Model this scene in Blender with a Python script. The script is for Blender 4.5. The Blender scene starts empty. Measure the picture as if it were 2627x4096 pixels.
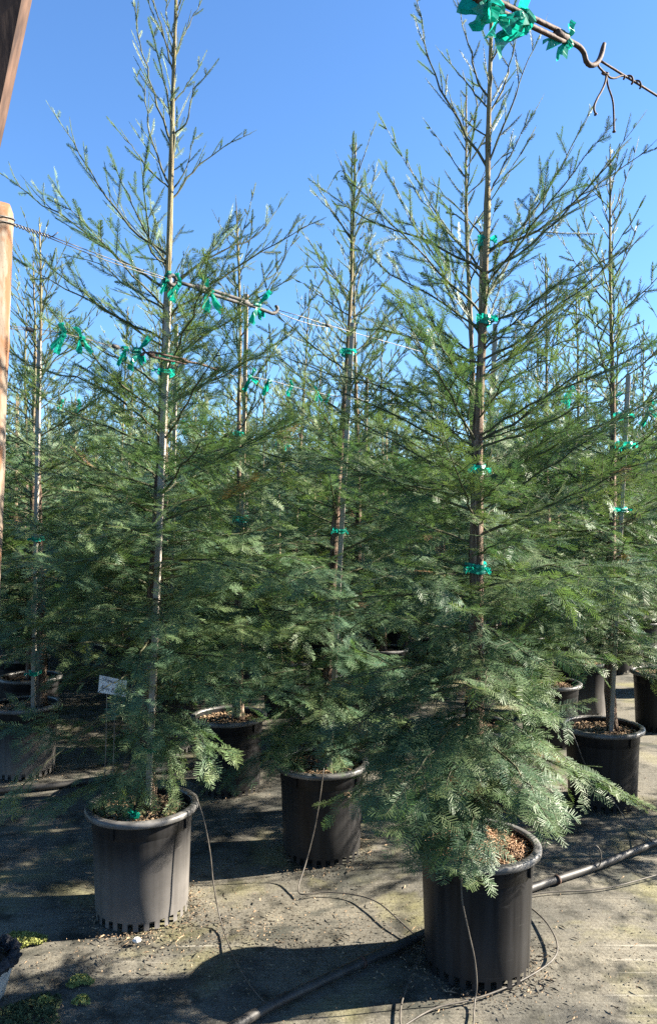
import bpy, math, random
import numpy as np
from mathutils import Vector, Matrix

# ------------------------------------------------------------------ camera, sky, sun, exposure
SC = bpy.context.scene
COL = SC.collection
FPX, CX, HY = 3050.0, 1313.5, 2090.0          # focal length, centre and horizon of the 2627 x 4096 photograph
EYE = 1.74
cam_d = bpy.data.cameras.new('camera')
cam = bpy.data.objects.new('camera', cam_d); COL.objects.link(cam)
cam.location = (0, 0, EYE); cam.rotation_euler = (math.pi / 2, 0, 0)
cam_d.sensor_fit = 'VERTICAL'; cam_d.sensor_height = 36.0
cam_d.lens = FPX / 4096 * 36.0
cam_d.shift_y = (HY - 2048) / 4096
cam_d.clip_start = 0.05; cam_d.clip_end = 1000
SC.camera = cam

SUN_EL, SUN_AZ = 28.5, 8.5                    # azimuth measured from +X towards +Y (away from the camera)
el, az = math.radians(SUN_EL), math.radians(SUN_AZ)
TO_SUN = Vector((math.cos(el) * math.cos(az), math.cos(el) * math.sin(az), math.sin(el)))
W = bpy.data.worlds.new('World'); SC.world = W; W.use_nodes = True
wn = W.node_tree.nodes; wl = W.node_tree.links
sky = wn.new('ShaderNodeTexSky'); sky.sky_type = 'NISHITA'; sky.sun_disc = False
sky.sun_elevation = el; sky.sun_rotation = math.pi / 2 - az
sky.air_density = 1.15; sky.dust_density = 0.3; sky.ozone_density = 9.0
wl.new(sky.outputs[0], wn['Background'].inputs[0])
wn['Background'].inputs[1].default_value = 0.053
sun_d = bpy.data.lights.new('sun', 'SUN'); sun_d.energy = 5.0; sun_d.angle = math.radians(0.53)
sun_d.color = (1.0, 0.905, 0.76)
sun = bpy.data.objects.new('sun', sun_d); COL.objects.link(sun)
sun.rotation_euler = TO_SUN.to_track_quat('Z', 'Y').to_euler(); sun.location = (6, 2, 6)
vs = SC.view_settings
vs.view_transform = 'Standard'; vs.look = 'None'; vs.gamma = 1.0; vs.use_curve_mapping = False
vs.exposure = 2.5
SC.cycles.use_denoising = False
SC.cycles.max_bounces = 5; SC.cycles.diffuse_bounces = 2; SC.cycles.glossy_bounces = 2
SC.cycles.transmission_bounces = 4; SC.cycles.transparent_max_bounces = 4
SC.cycles.caustics_reflective = False; SC.cycles.caustics_refractive = False

rng = np.random.default_rng(7)
random.seed(7)

# ------------------------------------------------------------------ helpers
def P(px, py, Y):
    """world point that lies Y metres ahead on the sight line of a photograph pixel"""
    return np.array(((px - CX) / FPX * Y, Y, EYE - (py - HY) / FPX * Y))
def P15(x, y, Y): return P(x * 2627 / 1540, y * 2627 / 1540, Y)
def G(px, py, z=0.0):
    return P(px, py, FPX * (EYE - z) / (py - HY))
def G15(x, y, z=0.0): return G(x * 2627 / 1540, y * 2627 / 1540, z)

def norm(v):
    v = np.asarray(v, float); return v / np.maximum(np.linalg.norm(v, axis=-1, keepdims=True), 1e-9)

def smooth_path(pts, m):
    pts = np.asarray(pts, float)
    if len(pts) == 2: return pts[0] + (pts[1] - pts[0]) * np.linspace(0, 1, m)[:, None]
    seg = np.linalg.norm(np.diff(pts, axis=0), axis=1); t = np.concatenate([[0], np.cumsum(seg)]); t /= t[-1]
    n = len(pts); ext = np.vstack([2 * pts[0] - pts[1], pts, 2 * pts[-1] - pts[-2]])
    out = []
    for u in np.linspace(0, 1, m):
        i = min(max(int(np.searchsorted(t, u, 'right')) - 1, 0), n - 2)
        f = (u - t[i]) / max(t[i + 1] - t[i], 1e-9)
        a, b, c, d = ext[i], ext[i + 1], ext[i + 2], ext[i + 3]
        out.append(0.5 * ((2 * b) + (c - a) * f + (2 * a - 5 * b + 4 * c - d) * f * f + (3 * b - a - 3 * c + d) * f ** 3))
    return np.array(out)

class MB:
    def __init__(s): s.v = []; s.f = []; s.m = []; s.n = 0; s.a = []
    def add(s, v, f, m=0, tone=None):
        v = np.asarray(v, float).reshape(-1, 3)
        s.v.append(v); s.f.extend([tuple(i + s.n for i in q) for q in f]); s.m.extend([m] * len(f)); s.n += len(v)
        return s
    def tube(s, pts, r, sides=6, m=0, cap=True):
        pts = np.asarray(pts, float); n = len(pts)
        r = np.broadcast_to(np.asarray(r, float), (n,))
        t = norm(np.gradient(pts, axis=0))
        up = np.array((0, 0, 1.0)) if abs(t[0][2]) < 0.9 else np.array((1.0, 0, 0))
        a = norm(np.cross(t[0], up)); vs_ = []
        for i in range(n):
            a = norm(a - t[i] * a.dot(t[i])); b = np.cross(t[i], a)
            for k in range(sides):
                th = 2 * math.pi * k / sides
                vs_.append(pts[i] + (a * math.cos(th) + b * math.sin(th)) * r[i])
        f = []
        for i in range(n - 1):
            for k in range(sides):
                k2 = (k + 1) % sides
                f.append((i * sides + k, i * sides + k2, (i + 1) * sides + k2, (i + 1) * sides + k))
        if cap:
            f.append(tuple(range(sides))[::-1]); f.append(tuple((n - 1) * sides + k for k in range(sides)))
        return s.add(vs_, f, m)
    def box(s, c, size, rot=None, m=0):
        x, y, z = np.asarray(size) / 2
        v = np.array([(-x, -y, -z), (x, -y, -z), (x, y, -z), (-x, y, -z), (-x, -y, z), (x, -y, z), (x, y, z), (-x, y, z)])
        if rot is not None: v = v @ np.array(rot).T
        return s.add(v + np.asarray(c), [(0, 3, 2, 1), (4, 5, 6, 7), (0, 1, 5, 4), (1, 2, 6, 5), (2, 3, 7, 6), (3, 0, 4, 7)], m)
    def lathe(s, prof, seg, m=0, skip=None):
        v = []; f = []; n = len(prof)
        for k in range(seg):
            c, si = math.cos(2 * math.pi * k / seg), math.sin(2 * math.pi * k / seg)
            v += [(r * c, r * si, z) for r, z in prof]
        for k in range(seg):
            k2 = (k + 1) % seg
            for i in range(n - 1):
                if skip and skip(k, i): continue
                f.append((k * n + i, k2 * n + i, k2 * n + i + 1, k * n + i + 1))
        return s.add(v, f, m)
    def mesh(s, name, mats, smooth=False):
        me = bpy.data.meshes.new(name)
        me.from_pydata(np.vstack(s.v).tolist(), [], s.f)
        for mt in (mats if isinstance(mats, (list, tuple)) else [mats]): me.materials.append(mt)
        me.polygons.foreach_set('material_index', np.array(s.m, np.int32))
        if smooth: me.polygons.foreach_set('use_smooth', np.ones(len(s.f), bool))
        me.update(); return me

def link(name, data, parent=None, loc=(0, 0, 0), rot=(0, 0, 0), scale=1.0):
    o = bpy.data.objects.new(name, data); COL.objects.link(o)
    o.location = tuple(float(c) for c in loc); o.rotation_euler = rot
    if scale != 1.0: o.scale = (scale,) * 3
    o.parent = parent
    return o
def tag(o, label=None, cat=None, group=None, kind=None):
    if label: o['label'] = label
    if cat: o['category'] = cat
    if group: o['group'] = group
    if kind: o['kind'] = kind
    return o
def thing(name, label, cat, loc=(0, 0, 0), rz=0.0, group=None):
    return tag(link(name, None, None, loc, (0, 0, rz)), label, cat, group)

# ------------------------------------------------------------------ materials
def mat(name, rough=0.6, spec=0.5):
    m = bpy.data.materials.new(name); m.use_nodes = True
    nt = m.node_tree; b = nt.nodes['Principled BSDF']
    b.inputs['Roughness'].default_value = rough; b.inputs['Specular IOR Level'].default_value = spec
    return m, nt, b
def N(nt, t, **kw):
    n = nt.nodes.new(t)
    for k, v in kw.items(): setattr(n, k, v)
    return n
def noise(nt, scale, detail=4, vec=None, rough=0.55, dist=0.0):
    n = N(nt, 'ShaderNodeTexNoise'); n.inputs['Scale'].default_value = scale
    n.inputs['Detail'].default_value = detail; n.inputs['Roughness'].default_value = rough
    n.inputs['Distortion'].default_value = dist
    if vec is not None: nt.links.new(vec, n.inputs['Vector'])
    return n
def ramp(nt, src, stops):
    r = N(nt, 'ShaderNodeValToRGB'); e = r.color_ramp.elements
    while len(e) < len(stops): e.new(0.5)
    for i, (p, c) in enumerate(stops):
        e[i].position = p; e[i].color = (*c, 1) if len(c) == 3 else c
    nt.links.new(src, r.inputs[0]); return r
def mixc(nt, fac, a, b, mode='MIX'):
    n = N(nt, 'ShaderNodeMix', data_type='RGBA', blend_type=mode)
    for sock, v in ((n.inputs[0], fac), (n.inputs[6], a), (n.inputs[7], b)):
        if isinstance(v, (int, float)): sock.default_value = v
        elif isinstance(v, tuple): sock.default_value = (*v, 1)
        else: nt.links.new(v, sock)
    return n.outputs[2]
def bump(nt, b, h, strength=0.4, dist=0.01):
    n = N(nt, 'ShaderNodeBump'); n.inputs['Strength'].default_value = strength; n.inputs['Distance'].default_value = dist
    nt.links.new(h, n.inputs['Height']); nt.links.new(n.outputs[0], b.inputs['Normal'])
def mapped(nt, scale, space='Object'):
    tc = N(nt, 'ShaderNodeTexCoord'); mp = N(nt, 'ShaderNodeMapping'); mp.inputs['Scale'].default_value = scale
    nt.links.new(tc.outputs[space], mp.inputs[0]); return mp.outputs[0]
def sepz(nt, vec):
    s = N(nt, 'ShaderNodeSeparateXYZ'); nt.links.new(vec, s.inputs[0]); return s.outputs

def make_needle_mat():
    m, nt, b = mat('redwood_needles', 0.5, 0.25)
    at = N(nt, 'ShaderNodeAttribute', attribute_name='tone')
    sp = N(nt, 'ShaderNodeSeparateColor'); nt.links.new(at.outputs['Color'], sp.inputs[0])
    oi = N(nt, 'ShaderNodeObjectInfo')
    c = ramp(nt, sp.outputs[0], [(0.0, (0.042, 0.098, 0.072)), (0.5, (0.080, 0.144, 0.076)), (1.0, (0.128, 0.176, 0.076))]).outputs[0]
    c = mixc(nt, sp.outputs[1], c, (0.125, 0.155, 0.048))
    c = mixc(nt, sp.outputs[2], c, (0.26, 0.135, 0.075))
    hs = N(nt, 'ShaderNodeHueSaturation'); nt.links.new(c, hs.inputs['Color'])
    mr = N(nt, 'ShaderNodeMapRange'); nt.links.new(oi.outputs['Random'], mr.inputs[0])
    mr.inputs[3].default_value = 0.88; mr.inputs[4].default_value = 1.15
    nt.links.new(mr.outputs[0], hs.inputs['Value'])
    nt.links.new(hs.outputs[0], b.inputs['Base Color'])
    tr = N(nt, 'ShaderNodeBsdfTranslucent'); mx = N(nt, 'ShaderNodeMixShader'); mx.inputs[0].default_value = 0.20
    tc = mixc(nt, 1.0, hs.outputs[0], (1.9, 2.1, 1.0), 'MULTIPLY'); nt.links.new(tc, tr.inputs[0])
    nt.links.new(b.outputs[0], mx.inputs[1]); nt.links.new(tr.outputs[0], mx.inputs[2])
    nt.links.new(mx.outputs[0], nt.nodes['Material Output'].inputs[0])
    return m
def make_twig_mat():
    m, nt, b = mat('twig_bark', 0.75, 0.3)
    n = noise(nt, 40, 3, mapped(nt, (1, 1, 1)))
    c = ramp(nt, n.outputs[0], [(0.3, (0.035, 0.036, 0.020)), (0.55, (0.062, 0.066, 0.032)), (0.75, (0.11, 0.088, 0.05))])
    nt.links.new(c.outputs[0], b.inputs['Base Color']); return m
def make_bark_mat():
    m, nt, b = mat('redwood_bark', 0.9, 0.2)
    v = mapped(nt, (1, 1, 0.10)); n = noise(nt, 75, 6, v, 0.7, 0.9)
    n2 = noise(nt, 9, 3, mapped(nt, (1, 1, 0.4)))
    c = ramp(nt, n.outputs[0], [(0.36, (0.022, 0.015, 0.012)), (0.5, (0.12, 0.085, 0.064)), (0.62, (0.30, 0.23, 0.175))]).outputs[0]
    c2 = ramp(nt, n.outputs[0], [(0.3, (0.10, 0.085, 0.045)), (0.7, (0.33, 0.29, 0.17))]).outputs[0]
    tc = N(nt, 'ShaderNodeTexCoord'); z = sepz(nt, tc.outputs['Object'])[2]
    mr = N(nt, 'ShaderNodeMapRange'); nt.links.new(z, mr.inputs[0]); mr.inputs[1].default_value = 2.2; mr.inputs[2].default_value = 3.1
    c = mixc(nt, mr.outputs[0], c, c2)
    c = mixc(nt, ramp(nt, n2.outputs[0], [(.45, (0, 0, 0)), (.75, (.6, .6, .6))]).outputs[0], c, (0.14, 0.075, 0.05))
    nt.links.new(c, b.inputs['Base Color']); bump(nt, b, n.outputs[0], 1.0, 0.015); return m
def make_pot_mat(dust):
    m, nt, b = mat('black_pot_plastic' + str(dust), 0.45, 0.15)
    tc = N(nt, 'ShaderNodeTexCoord'); z = sepz(nt, tc.outputs['Object'])[2]
    oi = N(nt, 'ShaderNodeObjectInfo'); ad = N(nt, 'ShaderNodeVectorMath', operation='ADD')
    nt.links.new(tc.outputs['Object'], ad.inputs[0]); nt.links.new(oi.outputs['Location'], ad.inputs[1])
    n = noise(nt, 5, 6, ad.outputs[0], 0.6); fine = noise(nt, 300, 2, ad.outputs[0])
    sm = N(nt, 'ShaderNodeMapping'); sm.inputs['Scale'].default_value = (30, 30, 1.5)
    nt.links.new(ad.outputs[0], sm.inputs[0]); st = noise(nt, 1, 4, sm.outputs[0])
    mr = N(nt, 'ShaderNodeMapRange'); nt.links.new(z, mr.inputs[0]); mr.inputs[1].default_value = 0.36; mr.inputs[2].default_value = 0.02
    mr.inputs[3].default_value = 0.05; mr.inputs[4].default_value = 1.0
    def mth(op, x, y):
        q = N(nt, 'ShaderNodeMath', operation=op, use_clamp=True)
        for i, w in enumerate((x, y)):
            if isinstance(w, (int, float)): q.inputs[i].default_value = w
            else: nt.links.new(w, q.inputs[i])
        return q.outputs[0]
    f = mth('MULTIPLY', mth('MULTIPLY', mr.outputs[0], mth('ADD', n.outputs[0], 0.2)), mth('ADD', st.outputs[0], 0.45))
    f = mth('MULTIPLY', f, dust)
    scr = N(nt, 'ShaderNodeMapping'); scr.inputs['Scale'].default_value = (8, 8, 60); scr.inputs['Rotation'].default_value = (.5, .3, 0); nt.links.new(ad.outputs[0], scr.inputs[0])
    sn = noise(nt, 1.4, 3, scr.outputs[0]); scuff = ramp(nt, sn.outputs[0], [(0.66, (0, 0, 0)), (0.74, (.35, .35, .35))]).outputs[0]
    base = ramp(nt, st.outputs[0], [(0.3, (0.006, 0.006, 0.0065)), (0.7, (0.020, 0.020, 0.021))]).outputs[0]
    base = mixc(nt, scuff, base, (0.06, 0.058, 0.055))
    c = mixc(nt, f, base, (0.175, 0.165, 0.156))
    sf = ramp(nt, fine.outputs[0], [(0.70, (0, 0, 0)), (0.78, (1, 1, 1))]).outputs[0]
    c = mixc(nt, mth('MULTIPLY', sf, 0.10), c, (0.25, 0.23, 0.2))
    nt.links.new(c, b.inputs['Base Color'])
    rr = N(nt, 'ShaderNodeMapRange'); nt.links.new(f, rr.inputs[0]); rr.inputs[3].default_value = 0.42; rr.inputs[4].default_value = 0.9
    nt.links.new(rr.outputs[0], b.inputs['Roughness']); bump(nt, b, n.outputs[0], 0.12, 0.01)
    return m
def make_rim_mat():
    m, nt, b = mat('worn_pot_rim', 0.45, 0.5)
    n = noise(nt, 14, 5, mapped(nt, (1, 1, 1)))
    c = ramp(nt, n.outputs[0], [(0.3, (0.04, 0.04, 0.041)), (0.55, (0.11, 0.108, 0.105)), (0.8, (0.20, 0.195, 0.19))])
    nt.links.new(c.outputs[0], b.inputs['Base Color']); return m
def simple(name, c1, c2, scale=20, rough=0.7, spec=0.4, vscale=(1, 1, 1), bmp=0.0, metal=0.0, space='Object'):
    m, nt, b = mat(name, rough, spec); n = noise(nt, scale, 5, mapped(nt, vscale, space))
    c = ramp(nt, n.outputs[0], [(0.3, c1), (0.7, c2)]); nt.links.new(c.outputs[0], b.inputs['Base Color'])
    b.inputs['Metallic'].default_value = metal
    if bmp: bump(nt, b, n.outputs[0], bmp, 0.004)
    return m
def make_ground_mat():
    m, nt, b = mat('weathered_ground_fabric', 0.85, 0.35)
    v = mapped(nt, (1, 1, 1))
    big = noise(nt, 1.1, 6, v, 0.6, 0.3); mid = noise(nt, 4.5, 6, v, 0.65); fine = noise(nt, 90, 4, v, 0.7)
    alg = noise(nt, 1.7, 5, mapped(nt, (1, 1.0, 1)), 0.6, 0.4)
    wv = N(nt, 'ShaderNodeMapping'); nt.links.new(v, wv.inputs[0]); wv.inputs['Rotation'].default_value = (0, 0, math.radians(45)); wv.inputs['Scale'].default_value = (2.2, 90, 1)
    weave = noise(nt, 1.0, 3, wv.outputs[0], 0.6)
    c = ramp(nt, big.outputs[0], [(0.30, (0.042, 0.045, 0.040)), (0.48, (0.112, 0.106, 0.088)), (0.70, (0.205, 0.188, 0.145))]).outputs[0]
    d = ramp(nt, mid.outputs[0], [(0.36, (1, 1, 1)), (0.50, (0, 0, 0))]).outputs[0]
    c = mixc(nt, d, c, (0.024, 0.024, 0.018))
    a = ramp(nt, alg.outputs[0], [(0.52, (0, 0, 0)), (0.66, (0.75, 0.75, 0.75))]).outputs[0]
    c = mixc(nt, a, c, (0.19, 0.180, 0.082))
    wet = noise(nt, 2.1, 5, v, 0.6, .8); wf = ramp(nt, wet.outputs[0], [(0.56, (0, 0, 0)), (0.63, (.75, .75, .75))]).outputs[0]
    c = mixc(nt, wf, c, (0.032, 0.036, 0.030))
    w2 = ramp(nt, weave.outputs[0], [(0.35, (0.78, 0.78, 0.78)), (0.62, (1.06, 1.06, 1.06))]).outputs[0]
    c = mixc(nt, 1.0, c, w2, 'MULTIPLY')
    f2 = ramp(nt, fine.outputs[0], [(0.35, (0.62, 0.6, 0.58)), (0.6, (1.05, 1.05, 1.05))]).outputs[0]
    c = mixc(nt, 1.0, c, f2, 'MULTIPLY')
    sm_ = N(nt, 'ShaderNodeMapping'); nt.links.new(v, sm_.inputs[0]); sm_.inputs['Rotation'].default_value = (0, 0, math.radians(38)); sm_.inputs['Scale'].default_value = (1.1, 38, 1)
    sc_ = noise(nt, 1.0, 2, sm_.outputs[0]); msk = noise(nt, 1.3, 2, v)
    sl = ramp(nt, sc_.outputs[0], [(0.66, (0, 0, 0)), (0.70, (1, 1, 1))]).outputs[0]; sk_ = ramp(nt, msk.outputs[0], [(0.5, (0, 0, 0)), (0.6, (.7, .7, .7))]).outputs[0]
    c = mixc(nt, mixc(nt, 1.0, sl, sk_, 'MULTIPLY'), c, (0.27, 0.255, 0.215))
    nt.links.new(c, b.inputs['Base Color'])
    h = mixc(nt, 0.5, fine.outputs[0], mid.outputs[0]); bump(nt, b, h, 0.5, 0.012)
    return m
def make_ribbon_mat():
    m, nt, b = mat('green_tape', 0.25, 0.5)
    n = noise(nt, 60, 3, mapped(nt, (1, 1, 1)))
    c = ramp(nt, n.outputs[0], [(0.3, (0.004, 0.17, 0.12)), (0.7, (0.012, 0.36, 0.26))]).outputs[0]
    nt.links.new(c, b.inputs['Base Color'])
    tr = N(nt, 'ShaderNodeBsdfTranslucent'); tr.inputs[0].default_value = (0.01, 0.40, 0.30, 1); mx = N(nt, 'ShaderNodeMixShader'); mx.inputs[0].default_value = 0.5
    nt.links.new(b.outputs[0], mx.inputs[1]); nt.links.new(tr.outputs[0], mx.inputs[2]); nt.links.new(mx.outputs[0], nt.nodes['Material Output'].inputs[0])
    return m

M_NEEDLE = make_needle_mat(); M_TWIG = make_twig_mat(); M_BARK = make_bark_mat()
M_POT = make_pot_mat(1.1); M_POT2 = make_pot_mat(0.12); M_RIM = make_rim_mat()
M_SOIL = simple('potting_soil', (0.03, 0.022, 0.016), (0.13, 0.09, 0.06), 60, 0.95, 0.2, bmp=0.8)
M_CHIP = simple('bark_chips', (0.10, 0.06, 0.035), (0.42, 0.31, 0.20), 70, 0.9, 0.2)
M_STRAW = simple('dry_needle_litter', (0.28, 0.16, 0.09), (0.55, 0.38, 0.25), 60, 0.85, 0.25)
M_STAKE = simple('grey_stake_wood', (0.20, 0.18, 0.155), (0.36, 0.325, 0.28), 14, 0.85, 0.25, (6, 6, 0.25), 0.4)
M_STAKE2 = simple('tan_stake_wood', (0.24, 0.175, 0.115), (0.40, 0.31, 0.21), 14, 0.8, 0.25, (6, 6, 0.25), 0.4)
M_GROUND = make_ground_mat(); M_RIBBON = make_ribbon_mat()
M_PIPE = simple('black_poly_pipe', (0.010, 0.010, 0.011), (0.05, 0.047, 0.043), 16, 0.55, 0.5)
M_TUBE = simple('drip_tube', (0.035, 0.031, 0.027), (0.11, 0.097, 0.08), 25, 0.6, 0.4)
M_WIRE = simple('galvanised_wire', (0.07, 0.065, 0.06), (0.17, 0.16, 0.15), 90, 0.5, 0.5, metal=0.5)
M_RUST = simple('rusty_steel', (0.022, 0.012, 0.009), (0.095, 0.05, 0.034), 70, 0.75, 0.4, bmp=0.5)
M_STEEL = simple('dull_zinc_steel', (0.035, 0.032, 0.030), (0.10, 0.093, 0.083), 60, 0.7, 0.3, metal=0.0, bmp=0.2)
M_POST = None

# ------------------------------------------------------------------ ground
gb = MB()
gx = np.concatenate([[-160, -40, -12], np.linspace(-6, 6, 90), [12, 40, 160]])
gy = np.concatenate([[-60, -12], np.linspace(-1, 13, 105), [20, 50, 250]])
XX, YY = np.meshgrid(gx, gy)
ZZ = 0.010 * np.sin(XX * 2.1 + 1.3 * np.sin(YY * 1.7)) * np.sin(YY * 1.9 + 0.6) + 0.004 * np.sin(XX * 7.3 + YY * 3.1) * np.sin(YY * 6.1 - XX * 2)
ZZ = np.where((np.abs(XX) < 6.1) & (YY > -1.1) & (YY < 13.1), ZZ, 0) - 0.012
nx = len(gx)
gb.add(np.stack([XX.ravel(), YY.ravel(), ZZ.ravel()], 1),
       [(j * nx + i, j * nx + i + 1, (j + 1) * nx + i + 1, (j + 1) * nx + i) for j in range(len(gy) - 1) for i in range(nx - 1)])
tag(link('ground', gb.mesh('ground', M_GROUND, True)), 'dusty weathered weed-barrier fabric covering the nursery ground', None, None, 'structure')

# ------------------------------------------------------------------ redwood trees
def quads_mesh(name, V, Q, midx, tone, mats):
    me = bpy.data.meshes.new(name)
    me.vertices.add(len(V)); me.vertices.foreach_set('co', np.asarray(V, np.float32).ravel())
    me.loops.add(Q.size); me.loops.foreach_set('vertex_index', Q.astype(np.int32).ravel())
    me.polygons.add(len(Q)); me.polygons.foreach_set('loop_start', np.arange(0, Q.size, 4, dtype=np.int32))
    for mt in mats: me.materials.append(mt)
    me.polygons.foreach_set('material_index', midx.astype(np.int32))
    at = me.attributes.new('tone', 'FLOAT_COLOR', 'POINT')
    at.data.foreach_set('color', np.concatenate([tone, np.ones((len(tone), 1))], 1).astype(np.float32).ravel())
    me.update(calc_edges=True); return me

LOD = {0: dict(sp=0.0060, nl=1.0, nw=0.0031, s2=0.029, s3=0.045, ter=True),
       1: dict(sp=0.0078, nl=1.04, nw=0.0042, s2=0.033, s3=0.050, ter=True),
       2: dict(sp=0.0120, nl=1.2, nw=0.0088, s2=0.038, s3=0.060, ter=True)}

def auto_boughs(r, trunk, z0, z1, H, n, reach=0.82, az0=0.0, lean=(0, 0)):
    out = []
    for i in range(n):
        f = (i + r.uniform(-0.4, 0.4)) / n
        z = z0 + (z1 - z0) * f
        q = np.clip((z - 0.55) / (H - 0.55), 0, 1)
        L = np.interp(q, [0, .12, .3, .5, .75, 1], [.52, .72, .86, .86, .60, .09]) * reach / 0.82 * r.uniform(.62, 1.12)
        e = math.radians(np.interp(q, [0, .15, .3, .5, .7, 1], [-8, 4, 14, 30, 44, 64]) + r.normal(0, 7))
        a = az0 + i * 2.39996 + r.normal(0, .35)
        h = np.array((math.cos(a), math.sin(a), 0)); p = trunk(z)
        cur = np.interp(q, [0, .25, .5, 1], [-.22, -.10, .06, .16]) + r.normal(0, .06)
        us = np.linspace(0, 1, 6)[:, None]
        sd = np.array((-h[1], h[0], 0)) * r.normal(0, .08)
        pts = p + (h * math.cos(e) + np.array((0, 0, math.sin(e)))) * L * us + (np.array((0, 0, cur)) + sd) * L * us ** 2
        pts[:, 2] = np.maximum(pts[:, 2], 0.16 + 0.06 * r.random())
        out.append((pts, q))
    return out

def leader(f, z0, z1): return [(np.array([f(z) for z in np.linspace(z0, z1, 7)]), .93)]

def grow(name, seed, trunk, boughs, H, lod, avoid=None):
    r = np.random.default_rng(seed); L_ = LOD[lod]
    bV = []; bF = []; nv = 0
    tw = {k: [] for k in 'P D S B L N R T A'.split()}       # base, direction, side, bend, length, needle length, stem radius, tone, bare fraction
    for pts, q in boughs:
        m = 12 if lod == 0 else 8
        path = smooth_path(pts, m)
        seg = np.linalg.norm(np.diff(path, axis=0), axis=1); Lb = seg.sum()
        path[1:-1] += r.normal(0, .005 * Lb + .001, (m - 2, 3))
        cum = np.concatenate([[0], np.cumsum(seg)]) / Lb
        rad = np.interp(np.linspace(0, 1, m), [0, 1], [.0026 + .0042 * Lb, .0011]) * (1.0 if lod < 2 else 1.5)
        mb = MB(); mb.tube(path, rad, 5 if lod == 0 else 3, cap=False)
        v = np.vstack(mb.v); bV.append(v); bF.append(np.array(mb.f) + nv); nv += len(v)
        up = q > 0.45
        s2 = L_['s2'] * np.interp(q, [0, .3, .6, 1], [1.0, 1.1, 1.65, 2.0])
        K = max(3, int(Lb * .92 / s2))
        u = np.clip(np.linspace(np.interp(q, [0, .4, 1], [.08, .10, .12]), .985, K) + r.uniform(-.4, .4, K) * s2 / Lb, .04, .99)
        p = np.stack([np.interp(u, cum, path[:, c]) for c in range(3)], 1)
        tan = norm(np.stack([np.interp(u, cum, np.gradient(path[:, c], cum)) for c in range(3)], 1))
        side = norm(np.cross(tan, (0, 0, 1.0)) + 1e-4); nrm = np.cross(side, tan)
        roll = r.normal(0, np.interp(q, [0, .4, 1], [.30, .42, .9]), K)
        sg = np.where(np.arange(K) % 2 == 0, 1.0, -1.0)
        sv = side * (sg * np.cos(roll))[:, None] + nrm * np.sin(roll)[:, None]
        A = np.radians(r.uniform(*((38, 58) if not up else (28, 50)), K))
        lift = np.interp(q, [0, .3, .6, 1], [-.10, .0, .18, .25])
        D = norm(tan * np.cos(A)[:, None] + sv * np.sin(A)[:, None] + np.array((0, 0, 1.0)) * (lift + r.normal(0, .10, K))[:, None])
        L2 = (np.interp(q, [0, .3, .6, 1], [.30, .31, .25, .20]) * Lb * (1 - u) ** .8 + np.interp(q, [0, .5, 1], [.065, .06, .035])) * r.uniform(.55, 1.2, K)
        L2 *= np.clip(.45 + u * 3, 0, 1)
        tw['P'].append(p); tw['D'].append(D)
        S2 = norm(np.cross(D, np.cross(tan, sv)) + 1e-5); tw['S'].append(S2)
        bend = np.stack([r.normal(0, .08, K), r.normal(0, .08, K), np.interp(q, [0, .3, .6, 1], [-.30, -.14, .08, .15]) + r.normal(0, .12, K)], 1)
        tw['B'].append(bend); tw['L'].append(L2)
        nl = np.interp(q, [0, .3, .55, .8, 1], [.0340, .0310, .0180, .0130, .0085])
        tw['N'].append(np.full(K, nl)); tw['R'].append(np.full(K, .0017 + .0006 * up)); tw['A'].append(np.full(K, .12))
        br = r.random(); dead = False
        tone = np.stack([np.clip(br * .6 + r.random(K) * .4 + (.15 if up else 0), 0, 1), np.clip(np.interp(q, [0, .5, 1], [.03, .09, .20]) + r.normal(0, .07, K), 0, .75),
                         np.where((r.random(K) < (.008 if q < .4 else 0)) | dead, .85, 0.0)], 1)
        tw['T'].append(tone)
        # needles along the bough itself
        us = np.arange(np.interp(q, [0, .3, .6], [.45, .35, .12]), .97, .05 / Lb); kk = len(us)
        if kk > 1:
            cp = lambda w: np.stack([np.interp(w, cum, path[:, c]) for c in range(3)], 1)
            a0, a1 = cp(us), cp(np.minimum(us + .055 / Lb, 1)); dd = norm(a1 - a0); ss = norm(np.cross(dd, (0, 0, 1.0)) + 1e-4); nn_ = np.cross(ss, dd)
            ro = r.normal(0, .6, kk)
            tw['P'].append(a0); tw['D'].append(dd); tw['S'].append(ss * np.cos(ro)[:, None] + nn_ * np.sin(ro)[:, None]); tw['B'].append(np.zeros((kk, 3)))
            tw['L'].append(np.full(kk, .055)); tw['N'].append(np.full(kk, nl * .8)); tw['R'].append(np.full(kk, .0008)); tw['A'].append(np.zeros(kk))
            tw['T'].append(np.stack([np.clip(br * .6 + r.random(kk) * .3, 0, 1), np.full(kk, np.interp(q, [0, .5, 1], [.03, .12, .3])), np.zeros(kk)], 1))
        # the bough's own leading shoot
        tw['P'].append(np.array([p[-1]])); tw['D'].append(np.array([tan[-1]])); tw['S'].append(np.array([side[-1]])); tw['B'].append(np.array([[0, 0, .05]]))
        tw['L'].append(np.array([.055 + .05 * r.random()])); tw['N'].append(np.array([nl])); tw['R'].append(np.array([.0014])); tw['A'].append(np.array([0.0]))
        tw['T'].append(np.array([[.8, min(.8, .2 + .2 * q), 0]]))
    T = {k: np.concatenate(v) for k, v in tw.items()}
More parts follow.
